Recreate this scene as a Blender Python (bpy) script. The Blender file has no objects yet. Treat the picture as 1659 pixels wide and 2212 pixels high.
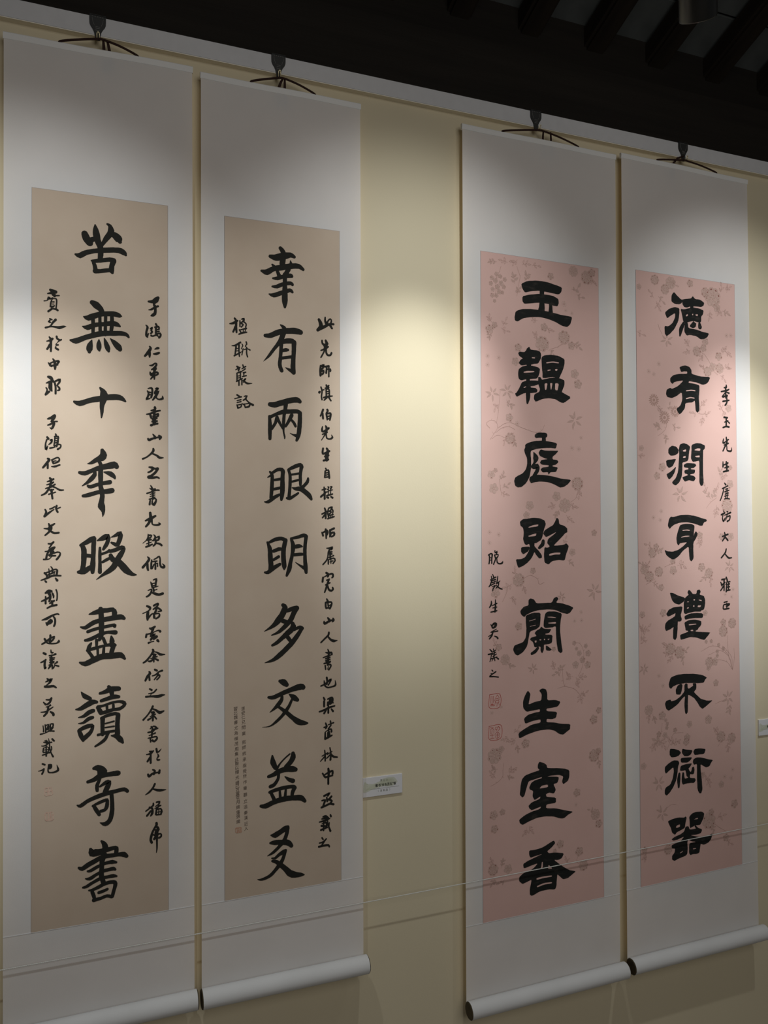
import bpy, bmesh, math, random
from math import sin, cos, pi, radians
from mathutils import Vector, Matrix
from mathutils.geometry import tessellate_polygon
random.seed(11)
S = bpy.context.scene
COL = S.collection

# ------------------------------------------------------------------ camera
F_PX, W_PX = 1725.0, 1659.0
YAW, PITCH, ROLL = 0.37782266, 0.01442017, -0.00444528
CAM = Vector((0.0, -1.926, 1.6))
fwd = Vector((sin(YAW)*cos(PITCH), cos(YAW)*cos(PITCH), sin(PITCH)))
rt = Vector((cos(YAW), -sin(YAW), 0.0))
up = rt.cross(fwd)
r2 = rt*cos(ROLL) + up*sin(ROLL)
u2 = up*cos(ROLL) - rt*sin(ROLL)
cd = bpy.data.cameras.new('camera')
cam = bpy.data.objects.new('camera', cd)
COL.objects.link(cam)
m = Matrix((r2, u2, -fwd)).transposed().to_4x4()
m.translation = CAM
cam.matrix_world = m
cd.sensor_fit = 'HORIZONTAL'
cd.sensor_width = 36.0
cd.lens = F_PX / W_PX * 36.0
cd.clip_start = 0.02
S.camera = cam

# ------------------------------------------------------------------ world, exposure
wd = bpy.data.worlds.new('world')
S.world = wd
wd.use_nodes = True
wd.node_tree.nodes['Background'].inputs['Color'].default_value = (1.0, 0.98, 0.95, 1)
wd.node_tree.nodes['Background'].inputs['Strength'].default_value = 0.030
S.view_settings.view_transform = 'Standard'
S.view_settings.look = 'None'
S.view_settings.gamma = 1.0
S.view_settings.use_curve_mapping = False
S.view_settings.exposure = 0.0

# ------------------------------------------------------------------ gallery lights
# (fixture mouth position, aim point on the wall, watts, beam angle in degrees)
SPOTS = [
    (Vector((-0.085, -0.975, 2.94)), Vector((-0.085, 0.0, 1.58)), 122.0, 'leftmost'),
    (Vector((0.853, -0.975, 2.94)), Vector((0.853, 0.0, 1.80)), 106.0, 'middle'),
    (Vector((1.937, -0.975, 2.94)), Vector((1.937, 0.0, 1.66)), 124.0, 'rightmost'),
]
for p, a, wt, _n in SPOTS:
    for watts, ang in ((wt, 28.0), (wt*0.34, 68.0)):       # hot centre and spill of the reflector
        ld = bpy.data.lights.new('spot_beam', 'SPOT')
        ld.energy = watts
        ld.spot_size = radians(ang)
        ld.spot_blend = 1.0
        ld.shadow_soft_size = 0.024
        ld.color = (0.97, 1.0, 1.0)
        lo = bpy.data.objects.new('spot_beam', ld)
        lo.location = p
        lo.rotation_euler = (a - p).to_track_quat('-Z', 'Y').to_euler()
        COL.objects.link(lo)
# unseen area light added as soft ambient fill from the hall side
ld = bpy.data.lights.new('hall_fill', 'AREA')
ld.energy = 28.0
ld.size = 2.2
ld.color = (1.0, 0.965, 0.92)
lo = bpy.data.objects.new('hall_fill', ld)
lo.location = (0.9, -3.6, 2.7)
lo.rotation_euler = (Vector((0.9, 0.0, 1.3)) - Vector(lo.location)).to_track_quat('-Z', 'Y').to_euler()
COL.objects.link(lo)

# ------------------------------------------------------------------ helpers
def mat(name, col, rough=0.8, spec=0.25, metal=0.0, noise=None, bump=None, col2=None, stretch=None, weave=None):
    mt = bpy.data.materials.new(name)
    mt.use_nodes = True
    nt = mt.node_tree
    b = nt.nodes['Principled BSDF']
    b.inputs['Roughness'].default_value = rough
    b.inputs['Specular IOR Level'].default_value = spec
    b.inputs['Metallic'].default_value = metal
    b.inputs['Base Color'].default_value = (*col, 1)
    tc = nt.nodes.new('ShaderNodeTexCoord')
    mp = nt.nodes.new('ShaderNodeMapping')
    nt.links.new(tc.outputs['Object'], mp.inputs['Vector'])
    if stretch: mp.inputs['Scale'].default_value = stretch
    if noise:
        n = nt.nodes.new('ShaderNodeTexNoise')
        n.inputs['Scale'].default_value = noise[0]
        n.inputs['Detail'].default_value = 6
        r = nt.nodes.new('ShaderNodeValToRGB')
        r.color_ramp.elements[0].position = noise[1]
        r.color_ramp.elements[1].position = noise[2]
        r.color_ramp.elements[0].color = (*(col2 or [c*0.85 for c in col]), 1)
        r.color_ramp.elements[1].color = (*col, 1)
        nt.links.new(mp.outputs[0], n.inputs['Vector'])
        nt.links.new(n.outputs['Fac'], r.inputs['Fac'])
        nt.links.new(r.outputs['Color'], b.inputs['Base Color'])
    last = None
    for sc, dist, st in (bump or []):
        n2 = nt.nodes.new('ShaderNodeTexNoise')
        n2.inputs['Scale'].default_value = sc
        n2.inputs['Detail'].default_value = 4
        bp = nt.nodes.new('ShaderNodeBump')
        bp.inputs['Strength'].default_value = st
        bp.inputs['Distance'].default_value = dist
        nt.links.new(mp.outputs[0], n2.inputs['Vector'])
        nt.links.new(n2.outputs['Fac'], bp.inputs['Height'])
        if last: nt.links.new(last.outputs[0], bp.inputs['Normal'])
        nt.links.new(bp.outputs[0], b.inputs['Normal'])
        last = bp
    return mt

M = dict(
    wall=mat('cream_wall', (0.64, 0.57, 0.41), 0.9, 0.1, noise=(3.0, 0.3, 0.7), col2=(0.62, 0.55, 0.393), bump=[(220, 0.0006, 0.25)]),
    rail=mat('rail_paint', (0.60, 0.60, 0.61), 0.6, 0.3, noise=(40, 0.3, 0.7), col2=(0.57, 0.57, 0.58)),
    underside_bounce=mat('rail_bounce_cream', (0.86, 0.81, 0.68), 0.8, 0.15),  # pale cream imitates wall light bounced onto the rail's underside
    silk=mat('mounting_silk', (0.87, 0.89, 0.90), 0.85, 0.10, noise=(9, 0.35, 0.7), col2=(0.84, 0.86, 0.868), bump=[(420, 0.0004, 0.3), (5, 0.006, 0.25)]),
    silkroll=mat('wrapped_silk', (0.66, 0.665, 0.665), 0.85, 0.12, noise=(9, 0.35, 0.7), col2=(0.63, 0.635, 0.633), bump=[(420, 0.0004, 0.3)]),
    tan=mat('tan_paper', (0.51, 0.415, 0.325), 0.9, 0.08, noise=(14, 0.3, 0.75), col2=(0.485, 0.388, 0.30), bump=[(300, 0.0003, 0.2)]),
    pink=mat('pink_paper', (0.63, 0.42, 0.375), 0.9, 0.08, noise=(10, 0.3, 0.75), col2=(0.60, 0.395, 0.35), bump=[(300, 0.0003, 0.2)]),
    edge=mat('panel_edge_line', (0.22, 0.20, 0.20), 0.9, 0.1),
    ink=mat('black_ink', (0.020, 0.020, 0.018), 0.9, 0.02, noise=(120, 0.35, 0.75), col2=(0.022, 0.021, 0.018)),
    dryink=mat('brushed_ink', (0.018, 0.019, 0.018), 0.9, 0.02, noise=(30, 0.30, 0.44), col2=(0.036, 0.032, 0.029), stretch=(1.0, 1.0, 2.6)),
    tinyink=mat('thin_ink', (0.10, 0.075, 0.06), 0.9, 0.1),
    seal=mat('red_seal_ink', (0.42, 0.06, 0.045), 0.9, 0.1),
    seal2=mat('orange_seal_ink', (0.40, 0.20, 0.13), 0.9, 0.1, noise=(200, 0.35, 0.7), col2=(0.46, 0.31, 0.22)),
    seal3=mat('faded_seal_ink', (0.50, 0.32, 0.25), 0.9, 0.1, noise=(200, 0.35, 0.7), col2=(0.56, 0.42, 0.33)),
    petal=mat('print_petal', (0.46, 0.32, 0.27), 0.9, 0.08, noise=(120, 0.3, 0.7), col2=(0.55, 0.375, 0.33)),
    pline=mat('print_line', (0.40, 0.25, 0.21), 0.9, 0.08),
    pdot=mat('print_dot', (0.26, 0.11, 0.09), 0.9, 0.08),
    fold=mat('folded_silk', (0.80, 0.79, 0.765), 0.85, 0.1, noise=(9, 0.35, 0.7), col2=(0.77, 0.77, 0.755)),
    cap=mat('dark_wood_cap', (0.085, 0.066, 0.034), 0.7, 0.3, noise=(90, 0.3, 0.7), col2=(0.045, 0.034, 0.02)),
    cord=mat('brown_cord', (0.030, 0.013, 0.010), 0.8, 0.2),
    strap=mat('black_leather', (0.022, 0.023, 0.022), 0.55, 0.4, bump=[(400, 0.0004, 0.4)]),
    stitch=mat('grey_thread', (0.22, 0.22, 0.21), 0.8, 0.2),
    brass=mat('brass_hook', (0.80, 0.70, 0.45), 0.3, 0.5, metal=0.6),
    rope=mat('white_rope', (0.62, 0.62, 0.58), 0.85, 0.15),
    wood=mat('dark_timber', (0.016, 0.013, 0.010), 0.8, 0.2, noise=(6, 0.3, 0.7), col2=(0.011, 0.009, 0.007), stretch=(0.4, 3, 6), bump=[(14, 0.004, 0.5)]),
    rafter=mat('rafter_timber', (0.030, 0.022, 0.015), 0.8, 0.2, noise=(6, 0.3, 0.7), col2=(0.012, 0.009, 0.007), stretch=(4, 0.5, 4), bump=[(14, 0.003, 0.5)]),
    tile=mat('grey_roof_tile', (0.115, 0.125, 0.122), 0.9, 0.15, noise=(9, 0.3, 0.7), col2=(0.075, 0.082, 0.080)),
    floor=mat('grey_floor', (0.30, 0.27, 0.23), 0.6, 0.3, noise=(4, 0.3, 0.7)),
    lamp=mat('black_metal', (0.012, 0.013, 0.013), 0.30, 0.5),
    foam=mat('plaque_card', (0.66, 0.66, 0.68), 0.6, 0.3),
    wash=mat('green_wash', (0.43, 0.45, 0.33), 0.7, 0.2, noise=(60, 0.3, 0.7), col2=(0.52, 0.535, 0.44)),
    wash2=mat('green_wash_pale', (0.53, 0.545, 0.46), 0.7, 0.2),
    print=mat('plaque_print', (0.02, 0.02, 0.018), 0.8, 0.2),
    greyprint=mat('plaque_grey_print', (0.16, 0.17, 0.12), 0.8, 0.2),
)

def translucent(mt, col, fac):
    nt = mt.node_tree
    out = nt.nodes['Material Output']; b = nt.nodes['Principled BSDF']
    t = nt.nodes.new('ShaderNodeBsdfTranslucent'); t.inputs['Color'].default_value = (*col, 1)
    mx = nt.nodes.new('ShaderNodeMixShader'); mx.inputs[0].default_value = fac
    nt.links.new(b.outputs[0], mx.inputs[1]); nt.links.new(t.outputs[0], mx.inputs[2]); nt.links.new(mx.outputs[0], out.inputs[0])
# backed silk lets a little warm light through to the wall behind it
translucent(M['silk'], (1.0, 0.74, 0.42), 0.34)

def tag(o, label=None, cat=None, group=None, kind=None):
    if label: o['label'] = label
    if cat: o['category'] = cat
    if group: o['group'] = group
    if kind: o['kind'] = kind
    return o

def empty(name, loc, label, cat, group=None):
    o = bpy.data.objects.new(name, None)
    o.empty_display_size = 0.05
    COL.objects.link(o)
    o.location = loc
    return tag(o, label, cat, group)

def link(name, me, mats, parent=None):
    for mm in (mats if isinstance(mats, (list, tuple)) else [mats]):
        me.materials.append(mm)
    o = bpy.data.objects.new(name, me)
    COL.objects.link(o)
    if parent: o.parent = parent
    return o

def mesh(name, verts, faces, mats, parent=None, mi=None, smooth=False):
    me = bpy.data.meshes.new(name)
    me.from_pydata([tuple(v) for v in verts], [], faces)
    if mi: me.polygons.foreach_set('material_index', mi)
    if smooth: me.polygons.foreach_set('use_smooth', [True]*len(faces))
    me.update()
    return link(name, me, mats, parent)

def box_data(x0, x1, y0, y1, z0, z1):
    v = [(x, y, z) for x in (x0, x1) for y in (y0, y1) for z in (z0, z1)]
    f = [(0, 1, 3, 2), (4, 6, 7, 5), (0, 4, 5, 1), (2, 3, 7, 6), (0, 2, 6, 4), (1, 5, 7, 3)]
    return v, f

def box(name, x0, x1, y0, y1, z0, z1, mt, parent=None, bevel=0.0, loc=None):
    bm = bmesh.new()
    v, f = box_data(x0, x1, y0, y1, z0, z1)
    vs = [bm.verts.new(c) for c in v]
    for q in f: bm.faces.new([vs[i] for i in q])
    if bevel: bmesh.ops.bevel(bm, geom=bm.edges[:], offset=bevel, segments=2, affect='EDGES')
    bmesh.ops.recalc_face_normals(bm, faces=bm.faces[:])
    me = bpy.data.meshes.new(name)
    bm.to_mesh(me); bm.free()
    o = link(name, me, mt, parent)
    if loc: o.location = loc
    return o

def quad_slab(name, q, yf, yb, mt, parent):
    """slab whose front outline is the quad q = TL, TR, BR, BL given as (x, z)"""
    v = [(x, yf, z) for x, z in q] + [(x, yb, z) for x, z in q]
    f = [(0, 3, 2, 1), (4, 5, 6, 7)] + [(i, (i+1) % 4, 4+(i+1) % 4, 4+i) for i in range(4)]
    o = mesh(name, v, f, mt, parent)
    bm = bmesh.new(); bm.from_mesh(o.data); bmesh.ops.recalc_face_normals(bm, faces=bm.faces[:]); bm.to_mesh(o.data); bm.free()
    return o

def tube_data(pts, rads, n=8, flat=1.0):
    """swept tube, returns verts and faces; flat squashes it along y"""
    V, Fc = [], []
    for i, p in enumerate(pts):
        a = pts[max(0, i-1)]; b = pts[min(len(pts)-1, i+1)]
        t = (Vector(b) - Vector(a)).normalized()
        s = Vector((0, 1, 0)).cross(t)
        if s.length < 1e-4: s = Vector((1, 0, 0))
        s.normalize(); w = t.cross(s)
        for k in range(n):
            an = 2*pi*k/n
            V.append(Vector(p) + s*cos(an)*rads[i] + w*sin(an)*rads[i]*flat)
    for i in range(len(pts)-1):
        for k in range(n):
            a = i*n+k; b = i*n+(k+1) % n
            Fc.append((a, b, b+n, a+n))
    Fc.append(tuple(range(n))[::-1]); Fc.append(tuple(range((len(pts)-1)*n, len(pts)*n)))
    return V, Fc

# ------------------------------------------------------------------ setting
XL, XR = -2.4, 4.6
tag(box('wall_back', XL, XR, 0.0, 0.03, 0.0, 2.7113, M['wall']), kind='structure')
tag(box('floor', XL, XR, -4.2, 0.25, -0.05, 0.0, M['floor']), kind='structure')
rail_o = tag(box('trim_1', XL, XR, -0.016, 0.03, 2.7115, 2.7545, M['rail'], bevel=0.0008), 'light grey rail along the top of the cream wall', kind='structure')
box('underside_bounce', XL, XR, -0.0157, 0.0, 2.7098, 2.7114, M['underside_bounce'], rail_o)  # thin slab under the rail, bounce light put into its colour
tag(box('trim_2', XL, XR, 0.031, 0.20, 2.70, 2.955, M['wood'], bevel=0.006), 'dark timber beam above the rail', kind='structure')
tag(box('wall_upper', XL, XR, 0.25, 0.30, 2.55, 3.236, M['wood']), kind='structure')

TP = radians(22.0)
ceil_ = tag(bpy.data.objects.new('ceiling', None), 'dark sloping roof of rafters and grey tiles', kind='structure')
COL.objects.link(ceil_)
ceil_.location = (0, 0.25, 3.236)
ceil_.rotation_euler = (-TP, 0, 0)      # local -y runs up the slope towards the room
box('roof_board', XL, XR, -4.6, 0.12, 0.035, 0.06, M['wood'], ceil_)
pitch_x, first = 0.25, 2.079 - 0.25*9
rd = None
for i in range(20):
    x = first + 0.25*i
    if rd is None:
        o = box('rafter', 0.0, 0.082, -4.5, 0.30, -0.075, 0.0, M['rafter'], ceil_, bevel=0.010)
        rd = o
    else:
        o = bpy.data.objects.new('rafter', rd.data); COL.objects.link(o); o.parent = ceil_
    o.location = (x, 0, 0)
td = None
rng = random.Random(3)
for i in range(5, 14):
    for j in range(7):
        if td is None:
            o = box('roof_tile', 0.003, 0.247, -0.167, -0.003, 0.0, 0.022, M['tile'], ceil_, bevel=0.002); td = o
        else:
            o = bpy.data.objects.new('roof_tile', td.data); COL.objects.link(o); o.parent = ceil_
        o.location = (first + 0.0375 + 0.25*i + rng.uniform(-.001, .001), -0.17*j + 0.02, 0.002 + rng.uniform(0, .003))

# ------------------------------------------------------------------ spotlights
def spotlight(mouth, direction, label, rad=0.033, length=0.17, stem_to=None):
    d = direction.normalized()
    t = empty('track_spotlight', mouth, label, 'spotlight')
    rot = (-d).to_track_quat('Z', 'Y')
    t.rotation_euler = rot.to_euler()
    n = 40
    prof = [(rad*0.80, 0.03), (rad*0.86, 0.0015), (rad*0.97, 0.0), (rad, 0.002), (rad, length-0.004), (rad*0.95, length), (0.0005, length)]
    V = [(r*cos(2*pi*k/n), r*sin(2*pi*k/n), z) for r, z in prof for k in range(n)]
    Fc = [(i*n+k, i*n+(k+1) % n, (i+1)*n+(k+1) % n, (i+1)*n+k) for i in range(len(prof)-1) for k in range(n)]
    b = mesh('lamp_body', V, Fc, M['lamp'], t, smooth=True)
    V = [(rad*0.80*cos(2*pi*k/n), rad*0.80*sin(2*pi*k/n), 0.03) for k in range(n)]
    mesh('lens', V, [tuple(range(n))], M['lamp'], t)
    if stem_to:
        rel = rot.inverted() @ (Vector(stem_to) - mouth)
        V, Fc = tube_data([(0, 0, length-0.01), (0, 0, length+0.03), rel], [0.006, 0.006, 0.006], 10)
        mesh('stem', V, Fc, M['lamp'], t)
    return t
TRACK_Z = 3.18
spotlight(Vector((1.064, -0.802, 2.514)), Vector((0.454, 0.480, -0.736)), 'black cylinder spotlight hanging before the rafters, top right',
          stem_to=(1.03, -1.065, TRACK_Z-0.007))
for p, a, wt, nm in SPOTS:
    dd = (a-p).normalized()
    spotlight(p - dd*0.012, a-p, 'black track spotlight above the frame, '+nm+' of the three aimed at the wall', stem_to=(p.x, p.y-0.10, TRACK_Z-0.007))
tr = box('lighting_track', XL+0.2, 3.4, -0.018, 0.018, 0.0, 0.03, M['lamp'], loc=(0, -1.07, TRACK_Z))
tag(tr, 'black lighting track hung above the picture frame', 'track')
# ---- measured outlines, in 0.1 mm from the lower left corner of each scroll
SCROLLS = {
 1: dict(origin=(-0.1292, 0.5221), sheet=[(0.0, 2.1476), (0.4018, 2.1553), (0.4053, 0.0005), (0.003, 0.0)], panel=[(0.0568, 1.8175), (0.3455, 1.8181), (0.3466, 0.1922), (0.0582, 0.1955)]),
 2: dict(origin=(0.2924, 0.5176), sheet=[(0.0004, 2.1508), (0.4012, 2.1523), (0.4007, 0.0), (0.0, 0.0026)], panel=[(0.0558, 1.8171), (0.344, 1.8184), (0.3424, 0.1943), (0.0539, 0.1945)]),
 3: dict(origin=(0.9817, 0.3369), sheet=[(0.0033, 2.3348), (0.5029, 2.3347), (0.4956, 0.002), (0.0, -0.0)], panel=[(0.0566, 1.999), (0.4394, 1.9949), (0.4412, 0.1953), (0.0518, 0.1945)]),
 4: dict(origin=(1.5021, 0.3442), sheet=[(0.0038, 2.3366), (0.4869, 2.3319), (0.5008, 0.0017), (-0.0, -0.0)], panel=[(0.0519, 1.9987), (0.4298, 1.9952), (0.4357, 0.1985), (0.0507, 0.1936)]),
}
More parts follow.
